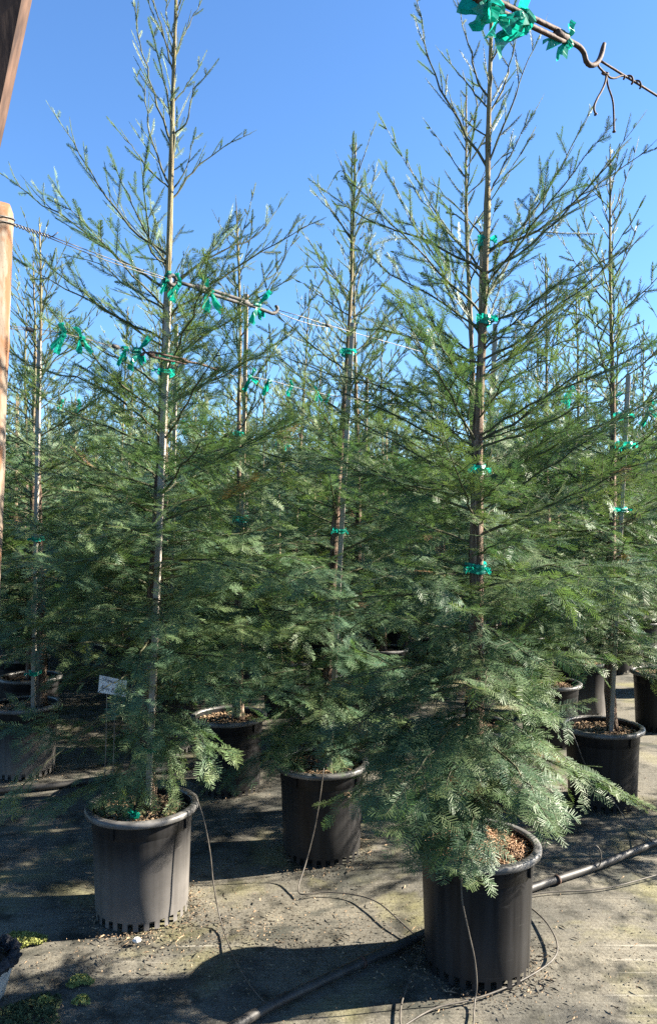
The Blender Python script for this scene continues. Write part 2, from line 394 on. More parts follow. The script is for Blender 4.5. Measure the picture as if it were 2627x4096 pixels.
    if L_['ter']:
        qn = np.floor(T['L'] * .85 / L_['s3']).astype(int); qn = np.where(T['L'] < .06, 0, qn)
        qn = np.floor(qn * np.interp(T['N'], [.0085, .013, .018, .031], [.0, .3, .65, 1.15]) + r.uniform(0, .5, len(qn))).astype(int)
        idx = np.repeat(np.arange(len(qn)), qn); k = np.arange(len(idx)) - np.repeat(np.cumsum(qn) - qn, qn)
        v = np.clip((k + .9 + r.uniform(-.3, .3, len(k))) / (qn[idx] + .6), .08, .95)
        Pp = T['P'][idx] + T['D'][idx] * (T['L'][idx] * v)[:, None] + T['B'][idx] * (T['L'][idx] * v * v)[:, None]
        tn = norm(T['D'][idx] + 2 * T['B'][idx] * v[:, None]); sg = np.where(k % 2 == 0, 1.0, -1.0)
        A = np.radians(r.uniform(36, 56, len(k))); nrm = np.cross(T['S'][idx], tn)
        D3 = norm(tn * np.cos(A)[:, None] + T['S'][idx] * (sg * np.sin(A))[:, None] + nrm * r.normal(0, .22, len(k))[:, None])
        L3 = (.52 * T['L'][idx] * (1 - v) + .055) * r.uniform(.6, 1.25, len(k))
        new = dict(P=Pp, D=D3, S=norm(np.cross(D3, np.cross(T['S'][idx], tn) + 1e-5)), B=T['B'][idx] * .6 + r.normal(0, .06, (len(k), 3)), L=L3,
                   N=T['N'][idx] * .93, R=np.full(len(k), .0011), A=np.full(len(k), .04),
                   T=np.clip(T['T'][idx] + np.stack([r.normal(0, .13, len(k)), r.normal(0, .05, len(k)), np.zeros(len(k))], 1), 0, 1))
        T = {k_: np.concatenate([T[k_], new[k_]]) for k_ in T}
    if avoid is not None:
        mid = T['P'] + T['D'] * (T['L'] * .5)[:, None]; tip = T['P'] + T['D'] * T['L'][:, None]
        bad = np.zeros(len(mid), bool)
        for lo, hi in avoid:
            for w in (T['P'], mid, tip): bad |= np.all((w > lo) & (w < hi), axis=1)
        T = {k_: T[k_][~bad] for k_ in T}
    n = len(T['L'])
    # stems: three-sided tapered slivers
    a = norm(T['S']); b = norm(np.cross(T['D'], a)); SV = []
    nsec = 3
    for v, rr in ((0, 1.0), (.5, .75), (1.0, .3)):
        c = T['P'] + T['D'] * (T['L'] * v)[:, None] + T['B'] * (T['L'] * v * v)[:, None]
        for th in (0, 2.094, 4.189):
            SV.append(c + (a * math.cos(th) + b * math.sin(th)) * (T['R'] * rr * (1 + .7 * lod))[:, None])
    SV = np.stack(SV, 1).reshape(-1, 3); base = (np.arange(n) * 9)[:, None, None]
    SQ = np.array([[s * 3 + i, s * 3 + (i + 1) % 3, (s + 1) * 3 + (i + 1) % 3, (s + 1) * 3 + i] for s in range(2) for i in range(3)])[None]
    SQ = (base + SQ).reshape(-1, 4)
    # needles: two flat ranks along every twig
    cnt = np.maximum(3, (T['L'] * (1 - T['A']) / (L_['sp'] * np.interp(T['N'], [.009, .018, .026], [.62, .72, 1.0])))).astype(int)
    idx = np.repeat(np.arange(n), cnt); k = np.arange(len(idx)) - np.repeat(np.cumsum(cnt) - cnt, cnt)
    v = T['A'][idx] + (1 - T['A'][idx]) * (k + .5 + r.uniform(-.3, .3, len(k))) / cnt[idx]
    idx = np.concatenate([idx, idx]); v = np.concatenate([v, np.clip(v + .3 / np.concatenate([cnt[idx[:len(k)]]]), 0, 1)]); sg = np.concatenate([np.ones(len(k)), -np.ones(len(k))])
    m = len(idx)
    base = T['P'][idx] + T['D'][idx] * (T['L'][idx] * v)[:, None] + T['B'][idx] * (T['L'][idx] * v * v)[:, None]
    tn = norm(T['D'][idx] + 2 * T['B'][idx] * v[:, None]); sd = T['S'][idx]; nr = norm(np.cross(sd, tn))
    short = np.interp(T['N'][idx], [.009, .031], [38, 62])
    A = np.radians(short + r.normal(0, 4, m) - 30 * v ** 5)
    d = norm(tn * np.cos(A)[:, None] + sd * (sg * np.sin(A))[:, None] + nr * (r.normal(.10, .09, m) + np.repeat(r.normal(0, .12, n), cnt)[np.tile(np.arange(m // 2), 2)])[:, None])
    ln = T['N'][idx] * L_['nl'] * r.uniform(.85, 1.08, m) * np.clip(.5 + 3.0 * v, 0, 1) * np.clip(.30 + 3.6 * (1 - v), 0, 1)
    wv = norm(np.cross(d, nr + r.normal(0, .16, (m, 3)))) * (L_['nw'] * .5 * np.interp(T['N'][idx], [.009, .031], [.85, 1.0]))[:, None]
    sag = nr * (-.05 * ln)[:, None]
    tipp = base + d * ln[:, None] + sag
    NV = np.stack([base + wv * .75, tipp + wv * .55, tipp - wv * .55, base - wv * .75], 1).reshape(-1, 3)
    NQ = np.arange(4 * m).reshape(-1, 4)
    tone_n = T['T'][idx].copy(); tone_n[:, 1] = np.clip(tone_n[:, 1] + .22 * v ** 3 * np.interp(T['N'][idx], [.009, .031], [.6, 1]), 0, 1)
    BV = np.vstack(bV); BQ = np.vstack(bF)
    V = np.vstack([BV, SV, NV]); Q = np.vstack([BQ, SQ + len(BV), NQ + len(BV) + len(SV)])
    mi = np.concatenate([np.ones(len(BQ) + len(SQ)), np.zeros(m)])
    tone = np.vstack([np.zeros((len(BV) + len(SV), 3)), np.repeat(tone_n, 4, axis=0)])
    me = quads_mesh(name, V, Q, mi, tone, [M_NEEDLE, M_TWIG])
    print('TREE', name, 'twigs', n, 'needles', m, 'tris', 2 * len(Q))
    return me

def trunk_mesh(name, path, r0, r1, seed, sides=12):
    """trunk with swollen nodes, a flared foot and fibrous ridges"""
    r = np.random.default_rng(seed); m = 46
    pts = smooth_path(path, m); u = np.linspace(0, 1, m)
    rad = np.interp(u, [0, .04, .25, .6, 1], [r0 * 1.3, r0 * 1.08, r0 * .82, r0 * .42, r1]) * (1 + r.normal(0, .05, m))
    mb = MB(); mb.tube(pts, rad, sides)
    v = mb.v[0]; ph = r.uniform(0, 6, 3)
    for i in range(m):
        for k in range(sides):
            c = pts[i]; d = v[i * sides + k] - c
            v[i * sides + k] = c + d * (1 + .07 * math.sin(3 * k + ph[0] + i * .2) + .09 * r.normal())
    return mb.mesh(name, M_BARK, True)

def path_fn(pts):
    pts = np.asarray(pts); zs = pts[:, 2]
    return lambda z: np.array((np.interp(z, zs, pts[:, 0]), np.interp(z, zs, pts[:, 1]), z))

def traced(trunkf, specs, Y, r):
    """boughs whose run across the view is known; their depth leans towards or away from the viewer"""
    out = []
    for pts, k, q in specs:
        n = len(pts); pts = np.array(pts, float)
        d = np.concatenate([[0], np.cumsum(np.hypot(*np.diff(pts, axis=0).T))]) * 2627 / 1540 / FPX * Y
        w = np.array([P15(x, y, Y + k * dd) for (x, y), dd in zip(pts, d)])
        w[0, :2] = trunkf(w[0, 2])[:2]
        out.append((w, q))
    return out

# --- positions of the pots (measured from the photograph) --------------------------------------
POTS = dict(A=(-0.838, 3.44), B=(0.588, 3.03), C=(1.706, 4.76), D=(-0.036, 4.05), E=(-0.655, 5.02),
            F=(-2.13, 5.35), G=(-1.25, 5.85), H=(0.25, 6.15), I=(0.93, 4.78), J=(1.75, 6.05), K=(2.83, 6.5), L=(2.33, 7.0))

# --- tree A: the tall one over the card
yA = 3.44
tA = np.array([P15(344, 1890, yA), P15(349, 1700, yA), P15(356, 1500, yA), P15(371, 1200, yA), P15(382, 1000, yA), P15(388, 800, yA), P15(396, 600, yA),
               P15(402, 400, yA), P15(407, 200, yA), P15(413, 0, yA), P15(417, -130, yA)])
fA = path_fn(tA); r = np.random.default_rng(11)
specA = [([(400, 340), (370, 250), (345, 160), (320, 65), (315, 8)], .15, .9), ([(405, 175), (385, 85), (362, 5), (352, -40)], -.2, .97), ([(408, 100), (392, 50), (390, -5)], .3, 1),
         ([(412, 145), (440, 60), (468, 12)], .2, .97), ([(411, 320), (440, 280), (452, 215), (485, 175)], -.2, .9), ([(400, 440), (375, 385), (350, 290), (340, 225), (318, 172)], .35, .85),
         ([(400, 445), (350, 400), (310, 345), (272, 300)], -.3, .83), ([(397, 600), (325, 550), (250, 460), (215, 410), (165, 330), (130, 270)], .1, .74),
         ([(393, 620), (357, 590), (345, 490), (338, 430), (345, 360)], -.75, .76), ([(394, 620), (350, 560), (300, 450), (272, 395)], -.6, .76), ([(404, 470), (450, 410), (500, 360), (573, 320)], .2, .8), ([(404, 450), (435, 400), (455, 320)], .4, .83),
         ([(395, 680), (300, 620), (200, 545), (100, 480), (40, 440), (0, 405)], .1, .66), ([(389, 800), (300, 755), (215, 704), (150, 680), (80, 629), (20, 596)], -.15, .57),
         ([(393, 745), (450, 704), (500, 659), (575, 614), (650, 569), (748, 518)], .15, .62), ([(395, 675), (465, 619), (520, 589), (600, 554), (655, 484)], .35, .66),
         ([(393, 730), (300, 669), (240, 625), (160, 599)], .4, .62), ([(388, 860), (460, 800), (540, 730), (580, 700)], -.3, .54), ([(388, 830), (440, 760), (470, 690), (480, 640)], .5, .56),
         ([(385, 910), (280, 840), (190, 790), (100, 745)], .25, .5), ([(384, 960), (480, 900), (570, 850), (640, 835)], .1, .47), ([(380, 1010), (270, 930), (160, 880), (60, 850), (5, 800)], -.05, .44),
         ([(377, 1060), (260, 1000), (150, 960), (60, 890)], -.4, .41), ([(376, 1090), (480, 1060), (580, 1040), (660, 990)], -.2, .40),
         ([(345, 1800), (250, 1830), (170, 1862), (95, 1892)], -.35, .02), ([(350, 1700), (430, 1690), (470, 1730), (490, 1790)], -.3, .06), ([(348, 1760), (240, 1760), (120, 1720), (20, 1700)], -.1, .05),
         ([(350, 1680), (250, 1690), (140, 1690), (60, 1660)], .1, .08), ([(352, 1700), (336, 1770), (326, 1835), (314, 1880)], -.35, .02), ([(352, 1690), (388, 1735), (402, 1800), (404, 1850)], -.1, .03), ([(352, 1710), (300, 1770), (262, 1830), (240, 1870)], -.2, .02), ([(352, 1650), (410, 1660), (450, 1690), (470, 1720)], .2, .06)]
bA = traced(fA, specA, yA, r) + auto_boughs(r, fA, .98, 1.95, 4.2, 46, .80, 1.2) + auto_boughs(r, fA, .70, .98, 4.2, 9, .50, 1.0) + auto_boughs(r, fA, 1.95, 2.9, 4.2, 15, .72, .3) + auto_boughs(r, fA, 3.3, 4.15, 4.3, 5, .5, 2.1) + leader(fA, 3.3, 4.3) + [b for b in auto_boughs(r, fA, 1.2, 2.4, 4.0, 20, .36, .3) if b[0][-1][1] < yA]
avA = [(np.array((-1.10, 1.5, .66)), np.array((-.86, 3.47, 1.28))), (np.array((-1.10, 1.5, .05)), np.array((-.58, 3.30, .50)))]
crownA = grow('redwood_crown_sparse_top', 21, fA, bA, 4.3, 0, avA)
trunkA = trunk_mesh('redwood_trunk', tA, .034, .005, 1)

# --- tree B: the broad one by the near pot
yB = 3.05
tB = np.array([P15(1112, 1960, yB), P15(1112, 1700, yB), P15(1117, 1300, yB), P15(1120, 1000, yB), P15(1130, 800, yB), P15(1138, 600, yB), P15(1143, 400, yB), P15(1147, 200, yB), P15(1152, 20, yB), P15(1155, -120, yB)])
fB = path_fn(tB); r = np.random.default_rng(12)
specB = [([(1145, 230), (1115, 175), (1100, 110), (1085, 55), (1070, -5)], .2, .95), ([(1141, 395), (1095, 320), (1050, 240), (1015, 165), (990, 100), (975, 0), (970, -30)], .1, .84),
         ([(1147, 270), (1180, 200), (1200, 125), (1207, 45)], .3, .92), ([(1144, 385), (1180, 300), (1210, 215), (1235, 150), (1262, 88)], -.1, .86), ([(1143, 320), (1110, 300), (1080, 265)], .5, .9),
         ([(1138, 600), (1235, 515), (1300, 415), (1340, 345), (1388, 252)], .1, .72), ([(1139, 590), (1245, 545), (1345, 475), (1420, 420), (1485, 375), (1538, 348)], .25, .70), ([(1138, 645), (1250, 570), (1345, 475), (1415, 400), (1460, 335), (1488, 297)], -.2, .68),
         ([(1138, 565), (1085, 500), (1045, 460), (1017, 435)], .5, .74), ([(1137, 640), (1070, 601), (1010, 565), (925, 540), (845, 505), (762, 448)], -.1, .66), ([(1133, 771), (1050, 721), (995, 686), (920, 646), (845, 585)], .05, .58),
         ([(1127, 851), (1060, 826), (990, 796), (920, 781), (830, 768)], .3, .53), ([(1120, 1041), (1050, 916), (995, 836), (960, 761), (945, 722)], -.7, .50), ([(1120, 1051), (1010, 976), (920, 921), (845, 891), (770, 876), (700, 850)], -.2, .46),
         ([(1128, 846), (1220, 796), (1295, 726), (1370, 671), (1475, 580)], -.1, .55), ([(1132, 766), (1245, 711), (1345, 651), (1445, 598)], .2, .6), ([(1122, 1036), (1220, 981), (1320, 906), (1420, 871), (1545, 800)], .1, .46),
         ([(1121, 1050), (1245, 1010), (1345, 960), (1485, 915)], -.3, .45), ([(1135, 700), (1200, 600), (1240, 500), (1265, 430)], .6, .66), ([(1130, 800), (1080, 700), (1030, 640), (975, 610)], .6, .6),
         ([(1118, 1120), (1000, 1080), (880, 1010), (790, 960)], -.1, .41), ([(1118, 1160), (1010, 1150), (900, 1120), (760, 1110)], -.3, .38), ([(1118, 1130), (1250, 1070), (1380, 1010), (1540, 960)], .2, .40),
         ([(1115, 1550), (1250, 1460), (1400, 1380), (1535, 1348)], -.1, .2), ([(1115, 1620), (1280, 1510), (1400, 1440), (1505, 1412)], .1, .16),
         ([(1113, 1740), (1240, 1770), (1380, 1820), (1478, 1868)], -.2, .06), ([(1113, 1720), (1190, 1710), (1270, 1740), (1330, 1780)], -.3, .07), ([(1112, 1750), (1000, 1740), (900, 1780), (850, 1830)], -.2, .05),
         ([(1112, 1790), (1060, 1810), (1000, 1880), (975, 1990)], -.55, .02), ([(1112, 1800), (1090, 1850), (1085, 1950), (1110, 2040)], -.75, .01), ([(1112, 1800), (1070, 1840), (1030, 1900), (1010, 1990)], -.7, .01),
         ([(1112, 1840), (1130, 1860), (1160, 1890), (1200, 1910)], -.3, .01), ([(1112, 1690), (1010, 1690), (930, 1720), (880, 1900)], -.4, .05)]
bB = traced(fB, specB, yB, r) + [b for b in auto_boughs(r, fB, .66, 1.95, 4.0, 48, .72, 2.2) if not (b[0][-1][1] > yB + .22 and b[0][0][2] < 1.35) and not (b[0][-1][0] > .95 and b[0][0][2] < 1.1)] + [b for b in auto_boughs(r, fB, .60, 1.3, 4.0, 20, .5, .9) if b[0][-1][1] < yB + .15] + auto_boughs(r, fB, 1.95, 2.8, 4.0, 12, .66, .9) + auto_boughs(r, fB, 3.1, 3.95, 4.1, 4, .5, .4) + leader(fB, 3.1, 4.0) + [b for b in auto_boughs(r, fB, 1.35, 2.75, 4.0, 26, .36, .3) if b[0][-1][1] < yB]
avB = [(np.array((.70, 1.5, .30)), np.array((.98, 3.2, .60))), (np.array((.30, 1.5, -.1)), np.array((.95, 3.4, .35))), (np.array((.2, 1.5, .2)), np.array((.30, 3.4, .42)))]
crownB = grow('redwood_crown_broad', 22, fB, bB, 4.1, 0, avB)
trunkB = trunk_mesh('redwood_trunk', tB, .034, .005, 2)

# --- tree D (third detailed tree), then two mid and three far kinds, all grown about the origin
def origin_trunk(dx, dy, H, seed):
    rr = np.random.default_rng(seed); z = np.array((.43, 1.0, 1.7, 2.4, 3.1, H))
    f = (z - .43) / (H - .43); return np.stack([dx * f + rr.normal(0, .008, 6) * (f > 0), dy * f + rr.normal(0, .008, 6) * (f > 0), z], 1)
yD = 4.05
tD = np.array([P15(755, 1830, yD), P15(765, 1650, yD), P15(775, 1450, yD), P15(788, 1200, yD), P15(806, 950, yD), P15(822, 700, yD), P15(828, 500, yD), P15(834, 335, yD)])
fD = path_fn(tD); r = np.random.default_rng(13)
specD = [([(832, 430), (800, 400), (782, 420)], .3, .95), ([(830, 480), (850, 430), (862, 405)], .2, .96), ([(826, 560), (780, 500), (740, 455)], -.2, .86), ([(826, 540), (860, 500), (880, 470)], .2, .9),
         ([(822, 690), (770, 640), (705, 585)], .2, .78), ([(820, 740), (760, 700), (700, 660)], -.2, .74), ([(818, 760), (870, 700), (925, 640)], .3, .75),
         ([(760, 1740), (680, 1750), (590, 1780), (500, 1825)], -.3, .04), ([(760, 1700), (690, 1690), (620, 1720)], -.5, .05), ([(758, 1770), (800, 1800), (830, 1860)], -.5, .02)]
bD = traced(fD, specD, yD, r) + auto_boughs(r, fD, .86, 2.1, 3.75, 46, .74, .5) + auto_boughs(r, fD, .62, .88, 3.75, 12, .55, .2) + auto_boughs(r, fD, 2.1, 3.62, 3.75, 21, .74, 1.9) + leader(fD, 3.0, 3.75)
avD = [(np.array((-.45, 2, -.1)), np.array((.35, 4.2, .33)))]
crownD = grow('redwood_crown_middle', 23, fD, bD, 3.75, 0, avD)
trunkD = trunk_mesh('redwood_trunk', tD, .031, .004, 3)

MIDS = []
for i, (H, n1, n2) in enumerate(((3.95, 44, 22), (3.8, 46, 21), (3.7, 42, 19))):
    t = origin_trunk(.05 * (-1) ** i, .04, H, 40 + i); f = path_fn(t); r = np.random.default_rng(50 + i)
    bb = auto_boughs(r, f, .86, 2.1, H, n1, .74, i) + auto_boughs(r, f, 2.1, H - .10, H, n2, .78, 2 * i) + leader(f, H - .9, H)
    MIDS.append((grow('redwood_crown_mid', 30 + i, f, bb, H, 1), trunk_mesh('redwood_trunk_mid', t, .032, .004, 60 + i, 8), H))
FARS = []
for i, (H, n1, n2) in enumerate(((3.9, 50, 22), (3.7, 52, 20), (4.05, 48, 23), (3.5, 50, 18), (4.2, 46, 20))):
    t = origin_trunk(.05 * math.cos(2 * i), .05 * math.sin(2 * i), H, 70 + i); f = path_fn(t); r = np.random.default_rng(80 + i)
    bb = auto_boughs(r, f, .86, 2.1, H, n1, .74, i) + auto_boughs(r, f, 2.1, H - .10, H, n2, .76, 2 * i) + leader(f, H - .9, H)
    FARS.append((grow('redwood_crown_far', 90 + i, f, bb, H, 2), trunk_mesh('redwood_trunk_far', t, .032, .005, 95 + i, 6), H))

def put_tree(label, loc, crown, trunk, rz=0.0, group=None, scale=1.0, absolute=None):
    o = thing('redwood_tree', label, 'tree', loc, rz, group)
    off = tuple(-c for c in absolute) if absolute is not None else (0, 0, 0)
    link('trunk', trunk, o, off); link('crown', crown, o, off)
    if scale != 1.0: o.scale = (scale,) * 3
    return o
def base(t): return (float(t[0][0]), float(t[0][1]), 0.0)
put_tree('tall redwood over the handwritten white card, pale stake along its trunk', base(tA), crownA, trunkA, absolute=base(tA))
put_tree('broad redwood in the pot nearest the viewer, boughs spilling over the rim', base(tB), crownB, trunkB, absolute=base(tB))
put_tree('slim redwood midway between the two tall front redwoods', base(tD), crownD, trunkD, absolute=base(tD))
def at(k, dx=0.0): return (POTS[k][0] + dx, POTS[k][1], 0.0)
put_tree('redwood at the picture edge with bare trunk base in a shaded open pot', at('C', .06), MIDS[0][0], MIDS[0][1], 0.6, None, 4.1 / 3.95)
put_tree('slender redwood just behind the card tree, beside the slim middle redwood', at('E', .06), MIDS[1][0], MIDS[1][1], 2.4)
put_tree('yellow-green topped redwood beside the weathered wooden post', at('F', .12), MIDS[2][0], MIDS[2][1], 4.0, None, 1.03)
put_tree('redwood mostly hidden behind the trunk of the tree with the card', at('G'), MIDS[1][0], MIDS[1][1], 5.2, None, 1.03)
put_tree('thin redwood whose trunk shows right behind the slim middle redwood', at('H'), MIDS[0][0], MIDS[0][1], 1.7, None, 1.07)
put_tree('tall thin redwood rising directly behind the broad front redwood', at('I'), MIDS[1][0], MIDS[1][1], 0.2, None, 1.17)
put_tree('redwood behind the shaded open pot, between it and the broad redwood', at('J'), MIDS[0][0], MIDS[0][1], 3.1, None, .97)
put_tree('redwood cut by the picture edge behind the shaded open pot', at('K'), MIDS[2][0], MIDS[2][1], 4.4)
put_tree('redwood whose pale pot shows beyond the bare trunk base', at('L'), MIDS[0][0], MIDS[0][1], 2.2, None, .98)

# rows running away at forty-five degrees
rr = np.random.default_rng(5); taken = [np.array(v) for v in POTS.values()]; LATT = []
for ni in range(0, 34):
    nn = 1.85 + 1.08 * ni
    for si in range(0, 44):
        ss = .2 + 1.12 * si + .3 * (ni % 3)
        X = (ss - nn) * .7071 + rr.normal(0, .07); Y = (ss + nn) * .7071 + rr.normal(0, .07)
        if Y < 5.4 or Y > 25.5 or X < -.47 * Y - .9 or X > .43 * Y + .45: continue
        if min(np.hypot(*(np.array((X, Y)) - t)) for t in taken) < .82: continue
        if Y < 6.9 and -2.0 < X < 2.4: continue
        LATT.append((X, Y))
LATT.sort(key=lambda p: p[1])
print('LATTICE', len(LATT))
BACK = [(73, 6.3, 'redwood right beside the yellow-green topped one near the wooden post'), (672, 7.03, 'back redwood seen between the slender and the slim middle redwoods'), (352, 7.12, 'back redwood seen just left of the trunk of the card tree'),
        (52, 7.19, 'back redwood peeping out close beside the wooden post'), (898, 7.69, 'back redwood seen just right of the slim middle redwood'), (588, 7.91, 'back redwood standing right behind the slender redwood'), (279, 8.13, 'back redwood seen through the left boughs of the card tree'),
        (1312, 8.19, 'back redwood midway between the broad redwood and the edge redwood'), (66, 8.33, 'farther back redwood in line with the stake near the wooden post'), (1037, 8.5, 'back redwood seen just left of the broad redwood trunk'), (750, 8.63, 'back redwood hidden behind the slim middle redwood boughs'),
        (501, 8.86, 'back redwood seen between the card tree and the slender redwood'), (1436, 8.97, 'back redwood in line behind the redwood of the shaded open pot')]
for i, (X, Y) in enumerate(LATT):
    kind = MIDS[i % 3] if Y < 8.5 else FARS[i % 5]
    px15 = (X / Y * FPX + CX) / 2627 * 1540
    lab = next((l for p_, y_, l in BACK if abs(p_ - px15) < 6 and abs(y_ - Y) < .1), None)
    o = put_tree(lab or 'slim redwood standing in the crowded rows behind the front pots', (X, Y, 0), kind[0], kind[1], rr.uniform(0, 6.28), 'redwoods in the back rows')
    sz = rr.uniform(.88, 1.08); wd = rr.uniform(.85, 1.12); o.scale = (wd, wd, sz); o.rotation_euler = (rr.normal(0, .018), rr.normal(0, .018), o.rotation_euler[2])
# neighbours that stand beside the view and throw the dappled shade
CAST = [(2.9, 2.45, .6), (3.7, 2.9, .55), (3.0, 4.55, .6), (3.9, 4.85, .6), (2.35, 4.15, .45), (5.2, 2.2, 1), (6.1, 2.7, 1), (4.9, 2.85, .85), (4.4, 1.6, 1), (3.2, 1.5, .8), (-2.7, 2.3, 1), (-3.1, 3.9, 1), (-2.6, .9, 1), (-4.2, 2.6, 1)]
for i, (X, Y, sc) in enumerate(CAST):
    put_tree('redwood standing outside the view beside the rows', (X, Y, 0), MIDS[i % 3][0], MIDS[i % 3][1], 1.3 * i, 'redwoods beside the view', sc)

# ------------------------------------------------------------------ pots
HP = 0.475
def pot_meshes(shell_mat):
    mb = MB()
    prof = [(.203, 0.0), (.203, .034), (.204, .036), (.208, .16), (.213, .30), (.2165, .384), (.2165, .386), (.2195, .390), (.2215, .452), (.2215, .468)]
    mb.lathe(prof, 112, 0, lambda k, i: i == 0 and k % 4 in (1, 2))
    inner = [(.198, .036), (.209, .30), (.2155, .468)]
    mb.lathe(inner[::-1], 56)
    mb.lathe([(.001, .036), (.198, .036)], 56); mb.lathe([(.15, .0), (.15, .036)], 56)
    shell = mb.mesh('pot_shell', shell_mat, True)
    mb = MB()
    rim = [(.2155, .455), (.2165, .4745), (.222, .478), (.242, .4775), (.249, .473), (.2505, .464), (.2495, .454), (.244, .450), (.240, .453), (.236, .4655), (.224, .463), (.222, .455)]
    mb.lathe(rim + [rim[0]], 80)
    return shell, mb.mesh('pot_rim', M_RIM, True)
SHELL, RIM = pot_meshes(M_POT); SHELL2, _ = pot_meshes(M_POT2)
def lug_mesh():
    mb = MB(); mb.box((0, -.224, .425), (.016, .012, .062)); mb.box((0, -.229, .448), (.022, .018, .014)); return mb.mesh('pot_lug', M_POT2)
LUG = lug_mesh()
def soil_mesh(seed, hz):
    r = np.random.default_rng(seed); rings = 14; seg = 40; v = [(0, 0, hz + .012)]; f = []
    for i in range(1, rings + 1):
        for k in range(seg):
            a = 2 * math.pi * k / seg; R = .2135 * i / rings
            v.append((R * math.cos(a), R * math.sin(a), hz + (r.normal(0, .004) if i < rings else -.004) + .012 * (1 - i / rings)))
    f += [(0, 1 + k, 1 + (k + 1) % seg) for k in range(seg)]
    for i in range(rings - 1):
        for k in range(seg):
            k2 = (k + 1) % seg; f.append((1 + i * seg + k, 1 + (i + 1) * seg + k, 1 + (i + 1) * seg + k2, 1 + i * seg + k2))
    mb = MB(); mb.add(v, f); return mb.mesh('soil', M_SOIL, True)
def mulch_mesh(seed, hz, n, straw, mt):
    r = np.random.default_rng(seed); mb = MB()
    for _ in range(n):
        R = .205 * math.sqrt(r.random()); a = r.random() * 6.283
        s = (r.uniform(.025, .06), .0022, .0016) if straw else r.uniform((.008, .005, .003), (.024, .013, .007))
        ro = Matrix.Rotation(r.uniform(0, 6.28), 3, 'Z') @ Matrix.Rotation(r.normal(0, .35), 3, 'Y') @ Matrix.Rotation(r.normal(0, .5), 3, 'X')
        mb.box((R * math.cos(a), R * math.sin(a), hz + .012 * (1 - R / .2) + r.uniform(.002, .014)), s, ro)
    return mb.mesh('mulch', mt)
SOIL = soil_mesh(1, .435); MULCH = mulch_mesh(2, .435, 420, False, M_CHIP); STRAW = mulch_mesh(3, .445, 900, True, M_STRAW)
def put_pot(label, loc, dusty=True, straw=False, group=None, rz=None, detail=True, tilt=(0, 0)):
    o = thing('plant_pot', label, 'plant pot', loc, random.uniform(0, 6.28) if rz is None else rz, group)
    o.rotation_euler = (tilt[0], tilt[1], o.rotation_euler[2])
    sh = link('shell', SHELL if dusty else SHELL2, o); link('rim', RIM, o); s = link('soil', SOIL, o)
    if detail:
        mu = link('mulch', STRAW if straw else MULCH, s); tag(mu, None, None, None, 'stuff')
        if straw: tag(link('mulch', MULCH, s), None, None, None, 'stuff')
        for a in (0, 1.5708, 3.1416, 4.7124): link('lug', LUG, sh, rot=(0, 0, a))
    return o
put_pot('dusty black pot with grey rim holding the tree with the card', at('A'), True, rz=-.35)
put_pot('black pot nearest the viewer with dry tan needles on its soil', at('B'), False, True, rz=.9)
put_pot('shaded open pot at the picture edge with bare trunk base showing', at('C'), False)
put_pot('black pot in shade between the two front pots, thin tube hanging over it', at('D'), False)
put_pot('black pot behind the gap between the dusty pot and the middle pot', at('E'), False)
put_pot('half sunlit dusty pot under the tree beside the wooden post', at('F'), True)
put_pot('sunlit pot glimpsed right behind the trunk with the card', at('G'), True)
put_pot('sunlit grey pot behind the middle pot', at('H'), True)
put_pot('dark pot hidden behind the nearest pot', at('I'), False)
put_pot('dark pot just behind the shaded open pot', at('J'), False)
put_pot('dark pot cut by the picture edge behind the shaded open pot', at('K'), False)
put_pot('pale sunlit pot beyond the bare trunk base', at('L'), True)
for i, (X, Y) in enumerate(LATT):
    if Y < 11.5: put_pot('black nursery pot in the back rows under dense redwood boughs', (X, Y, 0), i % 2 == 0, group='pots in the back rows', detail=False)

# ------------------------------------------------------------------ stakes
def stake(p0, p1, w, m, label, group=None):
    p0 = np.asarray(p0); p1 = np.asarray(p1); d = p1 - p0; L = float(np.linalg.norm(d))
    mb = MB(); h = w / 2; n = 9
    r = np.random.default_rng(int(abs(p0[0]) * 1000)); bow = r.normal(0, .006)
    v = []; f = []
    for i in range(n):
        z = L * i / (n - 1); b_ = bow * math.sin(math.pi * i / (n - 1)); e = h * .82
        v += [(-h + b_, -e, z), (-e + b_, -h, z), (e + b_, -h, z), (h + b_, -e, z), (h + b_, e, z), (e + b_, h, z), (-e + b_, h, z), (-h + b_, e, z)]
    for i in range(n - 1): f += [(i * 8 + k, i * 8 + (k + 1) % 8, (i + 1) * 8 + (k + 1) % 8, (i + 1) * 8 + k) for k in range(8)]
    f.append(tuple((n - 1) * 8 + k for k in range(8))); f.append(tuple(range(8))[::-1])
    mb.add(v, f)
    o = link('wooden_stake', mb.mesh('wooden_stake', m), None, p0)
    o.rotation_mode = 'QUATERNION'; o.rotation_quaternion = Vector(d).to_track_quat('Z', 'Y')
    return tag(o, label, 'stake', group)
stake(P15(348, 1885, 3.37), P15(397, 652, 3.37), .026, M_STAKE, 'long pale stake tied in front of the trunk of the tree with the card')
stake(P15(1098, 1930, 3.09), P15(1133, 545, 3.10), .024, M_STAKE2, 'tan stake half hidden behind the trunk of the broad front redwood')
stake(P15(771, 1815, 3.99), P15(826, 758, 3.99), .025, M_STAKE, 'stake on the slim middle redwood')
stake(P(2440, 2950, 4.72), P15(1472, 880, 4.72), .024, M_STAKE, 'stake on the redwood in the shaded open pot')
stake(P15(560, 1680, 4.95), P15(578, 690, 4.95), .024, M_STAKE2, 'stake on the slender redwood behind the card tree')
stake(P15(78, 1700, 5.28), P15(94, 800, 5.28), .026, M_STAKE, 'stake on the redwood beside the wooden post')
stake(P15(400, 1640, 5.78), P15(414, 760, 5.78), .026, M_STAKE, 'grey stake seen just right of the card tree trunk')
